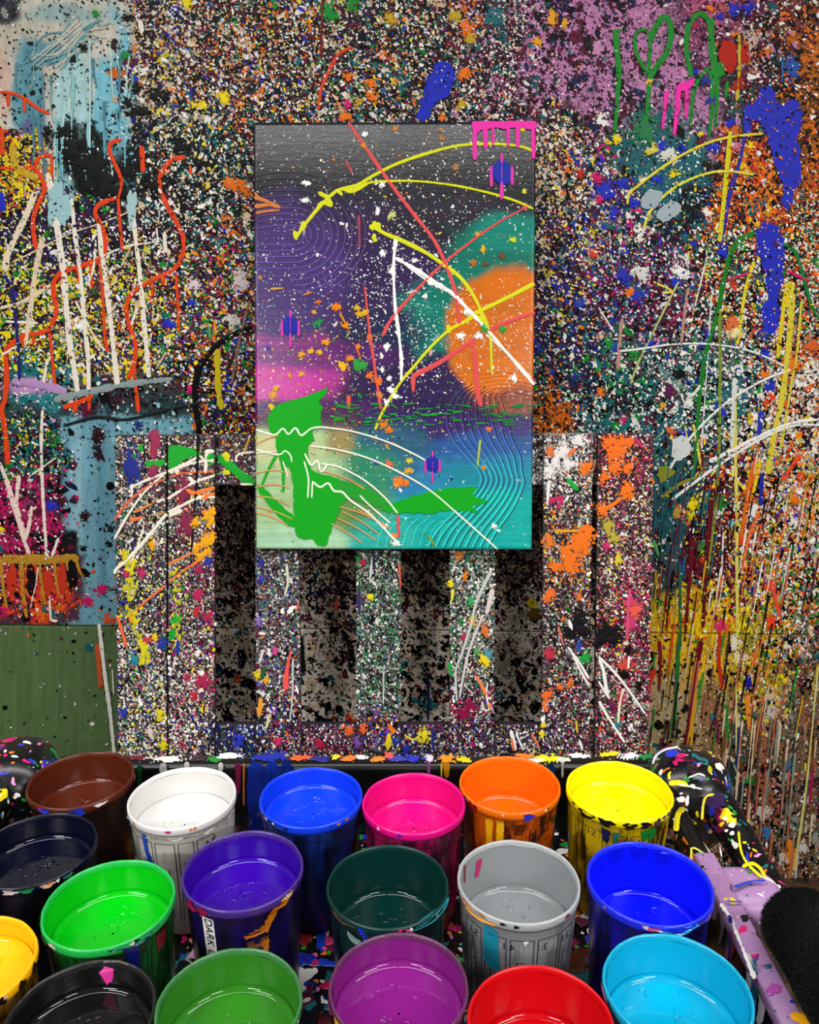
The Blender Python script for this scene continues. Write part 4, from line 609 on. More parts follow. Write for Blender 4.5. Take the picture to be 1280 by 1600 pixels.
CF.e(808, 530, 112, 116, 'd06a0c', .16, .12, 1, 30); CF.e(800, 625, 60, 22, '5a2a3c', .7, .5, .7)
CF.r(560, 650, 860, 690, '3a2468', 26, 10); CF.r(560, 680, 860, 740, '2c5a9c', 34, 12); CF.r(540, 722, 860, 790, '1f8fa4', 36, 14); CF.r(520, 765, 860, 880, '16aaa2', 30, 14); CF.e(640, 745, 60, 30, '2f7fb0', .8, .4); CF.e(600, 700, 60, 40, '2f5f7a', .8, .5); CF.e(560, 730, 60, 40, '2f8a6a', .8, .5)
CF.r(380, 665, 545, 880, 'a4c690', 34, 18, 1, 50); CF.e(440, 700, 60, 30, 'c2c890', .6, .5); CF.e(530, 690, 30, 30, '9a8a58', .7, .6); CF.e(560, 800, 50, 40, '5f8a3a', .7, .6, .9); CF.r(380, 640, 560, 670, '52234f', 20, 8, .8); CF.e(470, 840, 70, 30, 'a8d4b0', .8, .4); CF.e(600, 840, 50, 30, '2fb4a8', .8, .4)
cw = [S_can.at(*q) for q in ((396, 191), (838, 189.5), (831, 858.5), (400.5, 857.5))]
def canvas_body():
    tl, tr, br, bl = cw; nx, nz = 170, 256
    u = np.linspace(0, 1, nx)[None, :, None]; v_ = np.linspace(0, 1, nz)[:, None, None]
    P = (tl * (1 - u) + tr * u) * (1 - v_) + (bl * (1 - u) + br * u) * v_; px, py = project(P); cc = CF(px, py, (60, 3, 0.22)).reshape(-1, 3)
    e = 0.004; uu = np.minimum(u, 1 - u) * 0.61; vv = np.minimum(v_, 1 - v_) * 0.92
    P = P - CN * (np.clip(1 - np.minimum(uu, vv) / e, 0, 1) ** 2 * 0.002)
    idx = np.arange(nx * nz).reshape(nz, nx); f = np.stack([idx[:-1, :-1], idx[1:, :-1], idx[1:, 1:], idx[:-1, 1:]], -1).reshape(-1, 4)
    V = P.reshape(-1, 3); per = np.concatenate([idx[0, :], idx[1:, -1], idx[-1, -2::-1], idx[-2:0:-1, 0]])
    Bk = V[per] - CN * CANVAS_T; n = len(per); a = np.arange(n); b0 = len(V); side = np.stack([per, per[(a + 1) % n], (a + 1) % n + b0, a + b0], 1)
    return cplace(mesh_obj('canvas_sheet', np.concatenate([V, Bk]), [f, side], M_canvas, canvas, np.concatenate([cc, cc[per] * .9])))
canvas_body()
tl, tr, br, bl = [p_ - CN * 0.012 for p_ in cw]
for a, b_, dirn in ((tl, tr, bl - tl), (bl, br, tl - bl), (tl, bl, tr - tl), (tr, br, tl - tr)):
    d = dirn / np.linalg.norm(dirn) * 0.04; k = dirn / np.linalg.norm(dirn) * 0.003; V = []
    al = (b_ - a) / np.linalg.norm(b_ - a) * 0.003
    for off in (0, 1): V += [a + al + k - CN * .0235 * off, b_ - al + k - CN * .0235 * off, b_ - al + k + d - CN * .0235 * off, a + al + k + d - CN * .0235 * off]
    cplace(mesh_obj('stretcher_bar', np.array(V), [np.array([[0, 1, 2, 3], [7, 6, 5, 4], [0, 4, 5, 1], [1, 5, 6, 2], [2, 6, 7, 3], [3, 7, 4, 0]])], M_raw, canvas, smooth=False))
def zc(pts): return [(380 + x / 2.2535, 170 + y / 2.2535) for x, y in pts]
def cs(pts, w, c, w2=None, name='paint_streak', **k): return cplace(stroke(S_can, pts, w, c, canvas, name, w2, **k))
def cb(x, y, rx, ry, c, **k): return cplace(blob(S_can, x, y, rx, ry, c, canvas, **k))
inC = lambda x, y: (x > 399) & (x < 831) & (y > 194) & (y < 854)
ZC = [(520, 240, 150, 60, .35, "W5c3g2O.5"), (480, 330, 100, 60, .4, "W5L1g1O.5y.6"), (640, 300, 130, 60, .6, "W6c1O.6y.4"), (770, 280, 80, 70, .5, "W5g2O1"), (470, 470, 80, 70, .6, "W5V1L1O.7"), (600, 440, 80, 70, 1, "W7L1V.5"), (690, 420, 50, 60, .8, "W7L1"), (780, 400, 60, 60, .3, "W3O2y1G1"), (800, 540, 60, 70, .7, "W6c2O1"), (530, 560, 100, 60, .8, "W4O2y3G1P.5"), (620, 580, 50, 70, .9, "W6g1L1O.5"), (450, 620, 60, 50, .5, "y3W2O2P1"), (700, 640, 110, 30, .8, "G4W1T2K1O.4"), (560, 650, 80, 30, .9, "G5W1O1K1"), (480, 790, 70, 60, .15, "G2y1O1"), (600, 720, 60, 40, .9, "W4y3O2G4"), (700, 720, 100, 50, .35, "O1W2G2y1T1"), (640, 790, 80, 40, .3, "G4y1W1"), (760, 800, 70, 50, .18, "W2b1L2O.5")]
cplace(zone_flecks(S_can, (399, 832, 193, 856), 30, ZC, canvas, keep=inC, sz=(.5, 1.15), big=.05, h0=.0002, h1=.0012))
# combed ridges, caught light painted paler and groove shade painted darker
def ridge(pts, w=2.4, gain=1.0, name='comb_ridge'):
    return cs(pts, w, 'W', name=name, jit=.1, h=.0008, colf=lambda x, y: np.clip(CF(x, y, (60, 3, 0.1)) * gain + 0.012, 0, 1))
for i, r in enumerate(range(40, 262, 24)):
    cy = 445; s = r / 2.2535; X0, Y0 = 380 + 175 / 2.2535, 170 + cy / 2.2535
    arc = [(X0 + 1.0 * s * math.sin(t), Y0 - .86 * s * math.cos(t)) for t in np.linspace(0, math.pi, 13)]
    if r > 150: arc = [a for a in arc if a[1] < 170 + 650 / 2.25]
    ridge([(399.5, arc[0][1] + 6), (420, arc[0][1] + 1.5)] + arc + ([(399.5, arc[-1][1])] if r < 150 else []), 2.4, 1.9)
for i in range(9):
    d = i * 26; base = [(800 + d * .6, 968 + i * 4), (745 + d * .75, 1010), (715 + d, 1085), (735 + d, 1160), (785 + d * .9, 1225), (828 + d * .72, 1275), (836 + d * .72, 1315), (800 + d * .8, 1370), (735 + d * .95, 1430), (680 + d, 1490), (650 + d, 1545)]
    base = [(min(x, 1016), y) for x, y in base]; ridge(zc(base), 2.6, 1.75); ridge([(x + 3, y + .5) for x, y in zc(base)], 1.6, .35, 'comb_groove_shade')
for i in range(7):
    y = 925 + i * 14; ridge(zc([(830 + i * 6, y + 8), (900, y), (960, y + 4), (1022, y + 16)]), 2.2, 1.25)
for i in range(8):
    x = 470 + i * 30; ridge(zc([(x + 60, 1430 + i * 3), (x + 20, 1480), (x, 1545)]), 2, 1.5)
# pours and runs
CO = 'dc4f4f'; YE = 'd6d81c'
cs(zc([(185, 455), (220, 405), (270, 345), (330, 290), (400, 270), (460, 235), (540, 195), (640, 160), (760, 130), (880, 124), (970, 132), (1030, 152)]), 6, YE, 4)
for p_ in ([(215, 395), (205, 425), (222, 410)], [(262, 345), (285, 330), (310, 340), (290, 300)], [(265, 295), (300, 310), (330, 290), (350, 305)], [(180, 430), (188, 462)], [(345, 280), (385, 290), (440, 262)]): cs(zc(p_), 6, YE)
cs(zc([(400, 285), (440, 262), (520, 255), (620, 256), (740, 270), (860, 295), (960, 325), (1022, 353)]), 3.5, YE)
cs(zc([(460, 415), (500, 440), (560, 465), (640, 505), (700, 545), (760, 590), (800, 640), (830, 695), (855, 765)]), 7, YE, 5); cb(*zc([(465, 412)])[0], 8, 7, YE, rough=.5); cb(*zc([(462, 455)])[0], 4, 6, YE, rough=.5)
cs(zc([(1026, 615), (960, 650), (890, 685), (835, 712), (780, 750), (725, 780), (660, 840), (600, 910), (550, 970), (490, 1070), (465, 1130)]), 6, YE, 4); cs(zc([(840, 710), (868, 790), (876, 935)]), 4, 'cdd11c'); cs(zc([(720, 760), (728, 790)]), 7, YE)
cs(zc([(790, 745), (830, 715), (850, 750), (825, 730)]), 7, YE)
cs(zc([(370, 48), (440, 150), (520, 265), (600, 370), (670, 460), (710, 540), (745, 640), (765, 765)]), 5, CO, 6); cs(zc([(1005, 343), (900, 400), (800, 470), (700, 550), (600, 650), (520, 745), (492, 800)]), 2.6, CO, 6); cs(zc([(985, 350), (1005, 343)]), 7, CO)
cs(zc([(1028, 718), (930, 750), (850, 790), (760, 850), (680, 900), (620, 930), (592, 948)]), 5, CO, 8); cs(zc([(598, 940), (599, 998)]), 8, CO, 5); cs(zc([(806, 825), (818, 900), (822, 980), (838, 1048)]), 7, CO, 8); cs(zc([(428, 625), (445, 780), (465, 920), (485, 1058)]), 3, CO, 5); cs(zc([(407, 375), (412, 490)]), 4, 'a83c4c', 2); cs(zc([(372, 1008), (372, 1058)]), 7, 'e4553c', 5); cs(zc([(360, 180), (385, 230)]), 4, 'b84a4c'); cs(zc([(545, 1430), (548, 1510)]), 5, CO)
WH = 'eef0ec'
cs(zc([(537, 455), (530, 560), (535, 690), (548, 790), (557, 880), (557, 962)]), 4, WH, 6, jit=.4); cs(zc([(535, 525), (600, 560), (660, 600), (730, 645), (800, 715), (870, 790), (930, 860), (1025, 972)]), 6, WH, 4, jit=.6); cs(zc([(560, 540), (640, 600), (720, 645)]), 3, WH, jit=.5); cs(zc([(850, 790), (940, 870), (1018, 950)]), 3, 'f0e4c8', jit=.6)
for x, y, rx, ry in ((490, 508, 8, 7), (605, 535, 6, 5), (222, 262, 10, 6), (218, 323, 9, 5), (347, 405, 6, 4), (430, 88, 6, 6), (525, 575, 8, 10), (535, 480, 6, 10), (665, 615, 9, 6), (790, 715, 9, 7), (830, 800, 10, 8), (765, 800, 9, 8), (475, 360, 5, 9), (262, 515, 5, 4), (490, 268, 6, 6), (738, 345, 5, 4), (505, 840, 6, 10), (488, 870, 4, 8), (490, 920, 4, 8), (520, 990, 9, 7), (535, 1012, 7, 8), (505, 1035, 5, 8), (495, 1470, 8, 6), (540, 1530, 12, 6), (72, 515, 3, 3), (955, 950, 6, 10), (885, 1470, 6, 5), (900, 1485, 6, 3), (640, 660, 5, 5), (700, 600, 4, 4), (515, 950, 5, 5), (600, 510, 3, 3)):
    cb(*zc([(x, y)])[0], rx * .62, ry * .62, WH, rough=.5, spikes=4)
for x, y, r, c in ((520, 375, 7, 'c8cc78'), (950, 462, 5, YE), (845, 495, 5, 'd8a028'), (825, 443, 4, 'd0a040'), (812, 543, 6, 'b06a28'), (748, 207, 6, 'a87848'), (320, 180, 3, 'd88a28'), (425, 130, 5, 'd88a28'), (537, 72, 4, 'd88a28'), (332, 700, 7, 'e88018'), (320, 698, 5, 'e88018'), (400, 700, 5, 'd8b028'), (425, 718, 7, 'e0b018'), (405, 722, 5, 'e0a018'), (360, 765, 6, 'e08818'), (290, 822, 6, 'e0a018'), (205, 865, 6, 'e0a028'), (240, 855, 5, 'e0b028'), (268, 858, 5, 'e0b028'), (350, 908, 9, 'ecb812'), (375, 880, 6, 'e88018'), (405, 840, 5, 'e88018'), (400, 900, 11, '2f9a3c'), (420, 905, 8, '2f9a3c'), (250, 718, 4, 'd8a028'), (265, 680, 4, 'e06a28'), (105, 1010, 8, 'e0a048'), (115, 985, 5, 'e0b028'), (100, 1050, 6, 'e0c028'), (165, 940, 4, 'e0a038'), (205, 935, 5, 'e0a038'), (475, 960, 7, 'e87028'), (445, 940, 6, 'e87028'), (445, 805, 6, 'd86a38'), (480, 1010, 6, 'd8803c'), (500, 1110, 8, 'ee7a1c'), (515, 1130, 7, 'ee7a1c'), (480, 1100, 5, 'd88a38'), (552, 1312, 10, 'ee7c1c'), (575, 1318, 6, 'ee7c1c'), (540, 1325, 5, 'e8983c'), (515, 1250, 6, 'e86a4c'), (580, 1275, 7, 'd8a83c'), (585, 1240, 5, 'd8c83c'), (265, 755, 8, '1f8a4a'), (915, 775, 6, '2a9a3a'), (850, 775, 7, '2a9a3a'), (910, 520, 6, '6a4a2c'), (855, 548, 5, '6a4a2c'), (990, 290, 4, YE), (735, 1303, 3, '203a9a'), (660, 860, 4, 'd8a0a8'), (865, 1128, 5, 'd8703c'), (845, 1265, 4, 'd88a3c'), (725, 1395, 4, 'e0d03c'), (530, 1505, 6, 'e8883c'), (90, 842, 4, '4a44a8'), (468, 1245, 4, '3c4aa8'), (985, 75, 4, YE), (700, 105, 5, 'b07a38'), (695, 75, 4, 'b07a38')):
    cb(*zc([(x, y)])[0], r * .8, r * .75, c, rough=.4, spikes=3)
for a, b_, w in (([(40, 312), (80, 325), (130, 345)], 0, 6), ([(40, 345), (90, 340), (132, 350)], 0, 6), ([(45, 368), (90, 360), (130, 358)], 0, 5), ([(40, 295), (60, 318)], 0, 4)): cs(zc(a), w, 'd07a3c', w * .6, jit=.5)
for a, c in (([(95, 635), (145, 632)], 'd8a048'), ([(215, 655), (245, 645)], 'd88038'), ([(575, 650), (610, 640)], 'd8c8c0'), ([(340, 720), (375, 780)], 'e08818'), ([(395, 830), (415, 880)], 'e07028'), ([(685, 443), (700, 435)], 'd0b040'), ([(842, 480), (848, 515)], 'e0b828'), ([(835, 1165), (825, 1260)], 'b8c83c'), ([(690, 1340), (740, 1400)], 'd8d03c'), ([(650, 1500), (680, 1545)], '7a9a3c')): cs(zc(a), 4, c, 2)
GN = '0fa51c'
def cpatch(pts, c, **k): return cplace(patch(S_can, zc(pts), c, canvas, **k))
cpatch([(83, 1092), (110, 1050), (150, 1030), (200, 1018), (255, 1000), (300, 980), (292, 1008), (262, 1035), (288, 1050), (270, 1080), (282, 1112), (240, 1130), (252, 1165), (226, 1190), (232, 1255), (252, 1282), (330, 1298), (375, 1330), (430, 1345), (382, 1360), (350, 1390), (332, 1430), (312, 1480), (292, 1546), (262, 1535), (240, 1508), (214, 1520), (186, 1500), (180, 1440), (178, 1340), (170, 1275), (140, 1250), (122, 1205), (116, 1160), (88, 1122)], GN, name='paint_pour', jit=1.2)
cpatch([(45, 1318), (70, 1330), (110, 1370), (150, 1412), (182, 1432), (186, 1475), (160, 1470), (110, 1420), (62, 1360)], GN, name='paint_pour', jit=1)
cpatch([(480, 1402), (540, 1385), (600, 1362), (660, 1345), (740, 1335), (838, 1332), (800, 1355), (866, 1388), (800, 1400), (835, 1422), (740, 1410), (650, 1425), (560, 1425), (500, 1418)], GN, name='paint_pour', jit=2)
cpatch([(330, 1310), (400, 1320), (450, 1340), (520, 1390), (480, 1405), (400, 1375), (345, 1370)], '249a2c', name='paint_pour', jit=2)
for a, w in (([(120, 1180), (140, 1260), (142, 1350)], 6), ([(120, 1215), (90, 1270), (60, 1340)], 5), ([(205, 1290), (212, 1400), (205, 1500)], 12), ([(235, 1290), (240, 1390), (250, 1440)], 10), ([(190, 1300), (186, 1380)], 6), ([(380, 1345), (430, 1350), (470, 1370)], 10), ([(300, 1310), (320, 1350), (330, 1400)], 20)): cs(zc(a), w, GN, w * .6)
for i in range(90):
    x = 300 + 720 * rng.random(); y = 1040 + 75 * rng.random() ** 1.3; L_ = 10 + 40 * rng.random(); cs(zc([(x, y), (x + L_, y + (rng.random() - .4) * 16)]), 2 + 2.5 * rng.random(), random.choice([GN, '1f8a3a', '2a7a4a', '157a2a']), 1.2)
for a, w in (([(270, 1120), (380, 1135), (500, 1170), (600, 1215), (665, 1252)], 2.6), ([(235, 1187), (330, 1200), (440, 1230), (560, 1285), (660, 1345), (760, 1430), (895, 1550)], 2.6), ([(45, 1130), (110, 1148), (140, 1126), (160, 1146), (185, 1124), (205, 1150), (240, 1126), (280, 1120)], 3), ([(45, 1200), (125, 1218), (148, 1204), (168, 1222), (172, 1245)], 2.6), ([(217, 1213), (240, 1255), (262, 1240), (275, 1278), (300, 1250)], 3.2), ([(245, 1312), (272, 1332), (300, 1318), (320, 1345), (350, 1350), (380, 1380), (450, 1430), (545, 1530)], 3.2), ([(215, 1240), (230, 1300), (228, 1370)], 2.6), ([(245, 1310), (242, 1370)], 2.6), ([(275, 1250), (340, 1262), (430, 1310), (500, 1370), (545, 1425)], 2.6), ([(45, 1212), (120, 1205)], 2), ([(140, 1240), (150, 1270), (160, 1300)], 2.4), ([(410, 1360), (450, 1400), (520, 1460)], 2.6)): cs(zc(a), w, 'eef2e0', jit=.1)
for a in ([(45, 1282), (110, 1272), (165, 1285)], [(45, 1332), (110, 1322), (165, 1335)], [(45, 1362), (110, 1372), (170, 1400)], [(45, 1400), (120, 1420), (175, 1445)], [(45, 1420), (110, 1440), (160, 1470)], [(330, 1440), (400, 1475), (470, 1520)], [(350, 1418), (420, 1455), (480, 1500)], [(310, 1460), (380, 1500), (420, 1530)], [(340, 1400), (430, 1430), (500, 1470)], [(400, 1410), (460, 1440), (520, 1480)], [(260, 1270), (360, 1300), (430, 1340)], [(45, 1180), (90, 1160), (125, 1150)]): cs(zc(a), 1.8, 'e89a5c', jit=.1)
# pink drips, blue ovals
MG = 'ea2ea6'
cpatch([(805, 46), (1034, 44), (1034, 72), (1012, 78), (985, 66), (975, 72), (955, 70), (940, 66), (920, 80), (905, 68), (885, 66), (868, 72), (852, 80), (832, 72), (822, 95), (808, 92)], MG, name='paint_pour', jit=.8)
for x, y, w in ((815, 182, 6), (853, 145, 6), (880, 132, 4), (932, 132, 5), (966, 138, 6), (1021, 178, 6)): cs(zc([(x, 56), (x, (56 + y) / 2), (x + 1, y)]), w, MG, w)
for x, y, r, k in ((784, 270, 1.25, 1), (454, 509, 1.0, 1), (676, 725, .85, 1)):
    cb(x, y, 12 * r, 16 * r, '1c2aa0', rough=.12); 
    for dx, a, b_ in ((-13 * r, -8 * r, 18 * r), (0, -24 * r, 34 * r), (13 * r, -8 * r, 16 * r)): cs([(x + dx, y + a), (x + dx, y + b_)], 3.6 * r + .8, 'd83aa8')

# ------------------------------------------------------------------ utility cart
TRAY_Z, LIP_Z = 0.947, 1.045
cart = tag(empty('utility_cart', (-0.06, 0.6, 0)), 'black plastic utility cart tray caked in paint and holding the paint cups', 'cart')
KLOC = Vector(cart.location)
def kp(o):
    o.parent = cart; o.location = Vector(o.location) - KLOC; return o
CX0, CX1, CY0, CY1 = -0.475, 0.303, 0.30, 0.912
def box(name, x0, x1, y0, y1, z0, z1, bev=0.006, mat=None): return kp(bm_obj(name, box_bm(x0, x1, y0, y1, z0, z1, bev), mat or M_cart))
M_black = plain('black_plastic', '0c0c0d', 0.3, (60, 0.25, 0.001))
M_lilac_lip = spatter_plastic('lilac_caked_plastic', base='a77fae', s1=60, t1=.2, s2=150, t2=.16, rough=.35)
box('tray_floor', CX0, CX1, CY0, CY1, TRAY_Z - 0.012, TRAY_Z, 0.003, M_tray)
box('tray_wall', CX0 - 0.03, CX1 + 0.03, CY1, CY1 + 0.028, TRAY_Z - 0.03, LIP_Z, 0.007, M_black)
box('tray_wall', CX0 - 0.03, CX1 + 0.03, CY0 - 0.028, CY0, TRAY_Z - 0.03, LIP_Z, 0.007, M_black)
box('tray_wall', CX0 - 0.028, CX0, CY0 - 0.01, CY1 + 0.01, TRAY_Z - 0.03, LIP_Z, 0.007, M_black)
box('tray_wall', CX1, CX1 + 0.018, CY0 - 0.01, CY1 - 0.10, TRAY_Z - 0.03, LIP_Z, 0.006, M_black)
# lilac paint dried over the right lip
box('dried_paint_layer', CX1 - 0.002, CX1 + 0.020, 0.50, 0.745, LIP_Z - 0.012, LIP_Z + 0.003, 0.003, M_lilac_lip)
box('dried_paint_layer', CX1 - 0.002, CX1 + 0.020, 0.42, 0.503, LIP_Z - 0.014, LIP_Z + 0.002, 0.003, plain('teal_dried', '1f8596', .35, (80, .5, .002)))
def tube(name, pts, rad, mat, seg=14, flat=1.0):
    P = np.array(pts, float); q = np.vstack([2 * P[0] - P[1], P, 2 * P[-1] - P[-2]]); out = []
    for i in range(1, len(q) - 2):
        for t in np.linspace(0, 1, 8, endpoint=False):
            out.append(0.5 * (2 * q[i] + (-q[i - 1] + q[i + 1]) * t + (2 * q[i - 1] - 5 * q[i] + 4 * q[i + 1] - q[i + 2]) * t ** 2 + (-q[i - 1] + 3 * q[i] - 3 * q[i + 1] + q[i + 2]) * t ** 3))
    P = np.array(out + [q[-2]]); n = len(P); T = np.gradient(P, axis=0); T /= np.linalg.norm(T, axis=1, keepdims=True)
    up = np.array([0, 0, 1.0]); A = np.cross(T, up); A /= np.linalg.norm(A, axis=1, keepdims=True); B = np.cross(A, T)
    th = np.linspace(0, 2 * np.pi, seg, endpoint=False); r = np.interp(np.linspace(0, 1, n), np.linspace(0, 1, len(np.atleast_1d(rad))), np.atleast_1d(rad))
    V = P[:, None] + r[:, None, None] * (np.cos(th)[None, :, None] * A[:, None] + flat * np.sin(th)[None, :, None] * B[:, None])
    i0 = np.arange(n * seg).reshape(n, seg); f = np.stack([i0[:-1], np.roll(i0, -1, 1)[:-1], np.roll(i0, -1, 1)[1:], i0[1:]], -1).reshape(-1, 4)
    V = V.reshape(-1, 3); V = np.vstack([V, P[0], P[-1]]); a = np.arange(seg)
    c0 = np.stack([a, np.full(seg, n * seg), (a + 1) % seg], 1); c1 = np.stack([a + (n - 1) * seg, (a + 1) % seg + (n - 1) * seg, np.full(seg, n * seg + 1)], 1)
    return mesh_obj(name, V, [f, c0, c1], mat)
def dome(name, cx, cy, cz, rx, ry, rz, mat, rot=0):
    bm = bmesh.new(); bmesh.ops.create_icosphere(bm, subdivisions=4, radius=1)
    for v_ in bm.verts:
        x, y, z = v_.co; k = (abs(x) ** 2.6 + abs(y) ** 2.6 + abs(z) ** 2.6) ** (-1 / 2.6); x, y, z = x * k * rx, y * k * ry, z * k * rz
        v_.co = (cx + x * math.cos(rot) - y * math.sin(rot), cy + x * math.sin(rot) + y * math.cos(rot), cz + z)
    return kp(bm_obj(name, bm, mat))
# moulded corner humps at the back, handle frame on the right
dome('corner_hump', 0.342, 0.885, 1.02, 0.052, 0.058, 0.056, M_cart, -.35); dome('corner_hump', -0.495, 0.90, 1.02, 0.058, 0.062, 0.058, M_cart, .2)
kp(tube('handle_bar', [(0.352, 0.875, 1.045), (0.364, 0.82, 1.035), (0.370, 0.765, 1.026), (0.371, 0.715, 1.022), (0.356, 0.68, 1.022)], [.026, .021, .0185, .019, .018], M_cart, 18))
kp(tube('inner_handle_bar', [(0.308, 0.872, 1.035), (0.309, 0.83, 1.03), (0.311, 0.79, 1.028), (0.313, 0.745, 1.03), (0.314, 0.70, 1.03)], [.022, .017, .0145, .0145, .014], M_cart, 16))
dome('handle_flange', 0.338, 0.700, 1.026, 0.040, 0.036, 0.022, M_lilac_lip)
kp(tube('left_side_bar', [(-0.49, 0.875, 1.04), (-0.50, 0.80, 1.03), (-0.50, 0.70, 1.025), (-0.50, 0.55, 1.02), (-.49, .45, 1.02)], [.03, .026, .024, .024, .02], M_cart, 16))
box('shelf', CX0 - 0.02, CX1 + 0.02, CY0 - 0.02, CY1 + 0.02, 0.18, 0.22, 0.012, M_black)
for x in (CX0 + 0.02, CX1 - 0.02):
    for y in (CY0 + 0.02, CY1 - 0.02):
        box('leg', x - 0.03, x + 0.03, y - 0.03, y + 0.03, 0.22, TRAY_Z - 0.012, 0.012, M_black)
        bm = bmesh.new(); bmesh.ops.create_cone(bm, cap_ends=True, segments=28, radius1=0.055, radius2=0.055, depth=0.03)
        for v_ in bm.verts: v_.co = (x + v_.co.z, y + v_.co.x, 0.055 + v_.co.y)
        bmesh.ops.bevel(bm, geom=bm.edges[:], offset=0.004, segments=2, affect='EDGES'); kp(bm_obj('caster_wheel', bm, plain('rubber', '151515', .7)))
        box('caster_fork', x - 0.022, x + 0.022, y - 0.02, y + 0.02, 0.09, 0.18, 0.004, M_black)
S_lip = Surf((0, 0, LIP_Z + 0.0006), (0, 0, 1)); S_in = Surf((0, CY1 - 0.0006, 0), (0, -1, 0)); S_flr = Surf((0, 0, TRAY_Z + 0.0004), (0, 0, 1)); S_rlip = Surf((0, 0, LIP_Z + 0.0034), (0, 0, 1))
for s_ in (S_lip, S_in, S_flr, S_rlip): s_.layer = -150
M_wet = attr_mat('glossy_dried_paint', 0.16, None, 0.5)
def kb(s_, x, y, rx, ry, c, **k): return kp(blob(s_, x, y, rx, ry, c, None, mat=M_wet, **k))
def ks(s_, pts, w, c, w2=None, **k): return kp(stroke(s_, pts, w, c, None, 'paint_streak', w2, mat=M_wet, **k))
for x, y, rx, ry, c in ((262, 1186, 28, 5, 'e8e4e0'), (215, 1184, 12, 4, '6a2030'), (310, 1184, 16, 5, '3a2c34'), (335, 1187, 9, 4, '1f8a34'), (358, 1181, 20, 4, 'e8e4e0'), (420, 1183, 30, 7, '1a2fa0'), (470, 1184, 16, 4, 'e05c2c'), (500, 1186, 14, 4, '2a2a88'), (545, 1185, 12, 4, 'e87a2c'), (565, 1183, 8, 3, 'W'), (590, 1186, 10, 4, 'e8842c'), (608, 1181, 8, 4, 'C'), (525, 1183, 6, 3, 'e8d030'), (622, 1186, 12, 4, '3a3cb0'), (645, 1185, 12, 5, '2a30b8'), (672, 1184, 8, 5, 'd8c8e0'), (698, 1186, 14, 6, 'e8901c'), (726, 1187, 10, 4, 'e0d018'), (820, 1181, 12, 4, 'ee7a2c'), (855, 1185, 24, 6, 'e8e018'), (840, 1188, 14, 3, 'W'), (880, 1187, 10, 4, 'd8d8d0'), (905, 1181, 14, 4, 'W'), (955, 1178, 13, 5, 'e8d41c'), (985, 1181, 16, 5, 'e4e0e4'), (1010, 1182, 12, 5, '1f8a4a'), (1030, 1186, 10, 6, '186a3a')):
    kb(S_lip, x, y, rx, ry, c, rough=.45, spikes=3)
for x, y0, y1, w, c in ((372, 1192, 1240, 11, '7a1c40'), (381, 1192, 1260, 3, 'd87a3c'), (400, 1191, 1330, 30, '1430a0'), (425, 1191, 1330, 26, '1430a0'), (448, 1191, 1320, 18, '102880'), (255, 1192, 1215, 14, 'e0dcd8'), (345, 1191, 1206, 9, 'e0dcd8'), (292, 1190, 1215, 10, 'd8d4d4'), (218, 1195, 1230, 8, '1a4a2a'), (670, 1190, 1210, 6, '8a4a90'), (698, 1190, 1215, 10, 'e0901c'), (879, 1190, 1215, 4, 'e0e0d8'), (860, 1193, 1240, 16, '1a3a6a'), (690, 1192, 1215, 3, 'e8d020')):
    ks(S_in, [(x, y0), (x, (y0 + y1) / 2), (x, y1)], w, c, w * .7)
for x, y, rx, ry, c in ((478, 1420, 18, 34, '1a3ab4'), (500, 1445, 10, 38, '1a3ab8'), (470, 1500, 22, 13, '1c34b0'), (505, 1505, 24, 6, '1a3ab8'), (480, 1498, 10, 8, '2a1a80'), (512, 1440, 9, 8, 'd82868'), (515, 1470, 10, 6, 'e03878'), (478, 1465, 10, 12, '7a1c1c'), (507, 1482, 4, 3, 'd84a88'), (493, 1505, 7, 6, 'c82858'), (493, 1492, 4, 3, 'e05898'), (510, 1540, 9, 7, 'd82058'), (494, 1533, 4, 3, 'e8883c'), (514, 1575, 7, 6, '1f6a80'), (508, 1595, 12, 9, '5a1414'), (490, 1550, 3, 3, '2a6a80'), (700, 1430, 9, 7, 'a8801c'), (728, 1440, 6, 14, 'd8b01c'), (700, 1445, 7, 5, 'e0702c'), (702, 1458, 4, 3, 'e0702c'), (722, 1476, 5, 2, '6ab8c8'), (915, 1430, 8, 8, 'd8d4d0'), (910, 1440, 10, 8, '6a2a48'), (922, 1468, 8, 8, '2a3ab0'), (905, 1500, 20, 22, '3c1c10'), (898, 1422, 4, 4, 'c8b028'), (920, 1500, 6, 5, '2a3ac0'), (885, 1320, 8, 5, '1f7a34'), (862, 1302, 10, 5, 'W'), (880, 1330, 12, 4, 'd8d8d0'), (280, 1440, 10, 3, 'd8d8d4'), (300, 1470, 5, 4, 'd89a5c'), (285, 1455, 14, 3, '1f6a3a'), (1060, 1300, 10, 30, '141414')):
    kb(S_flr, x, y, rx, ry, c, rough=.3)
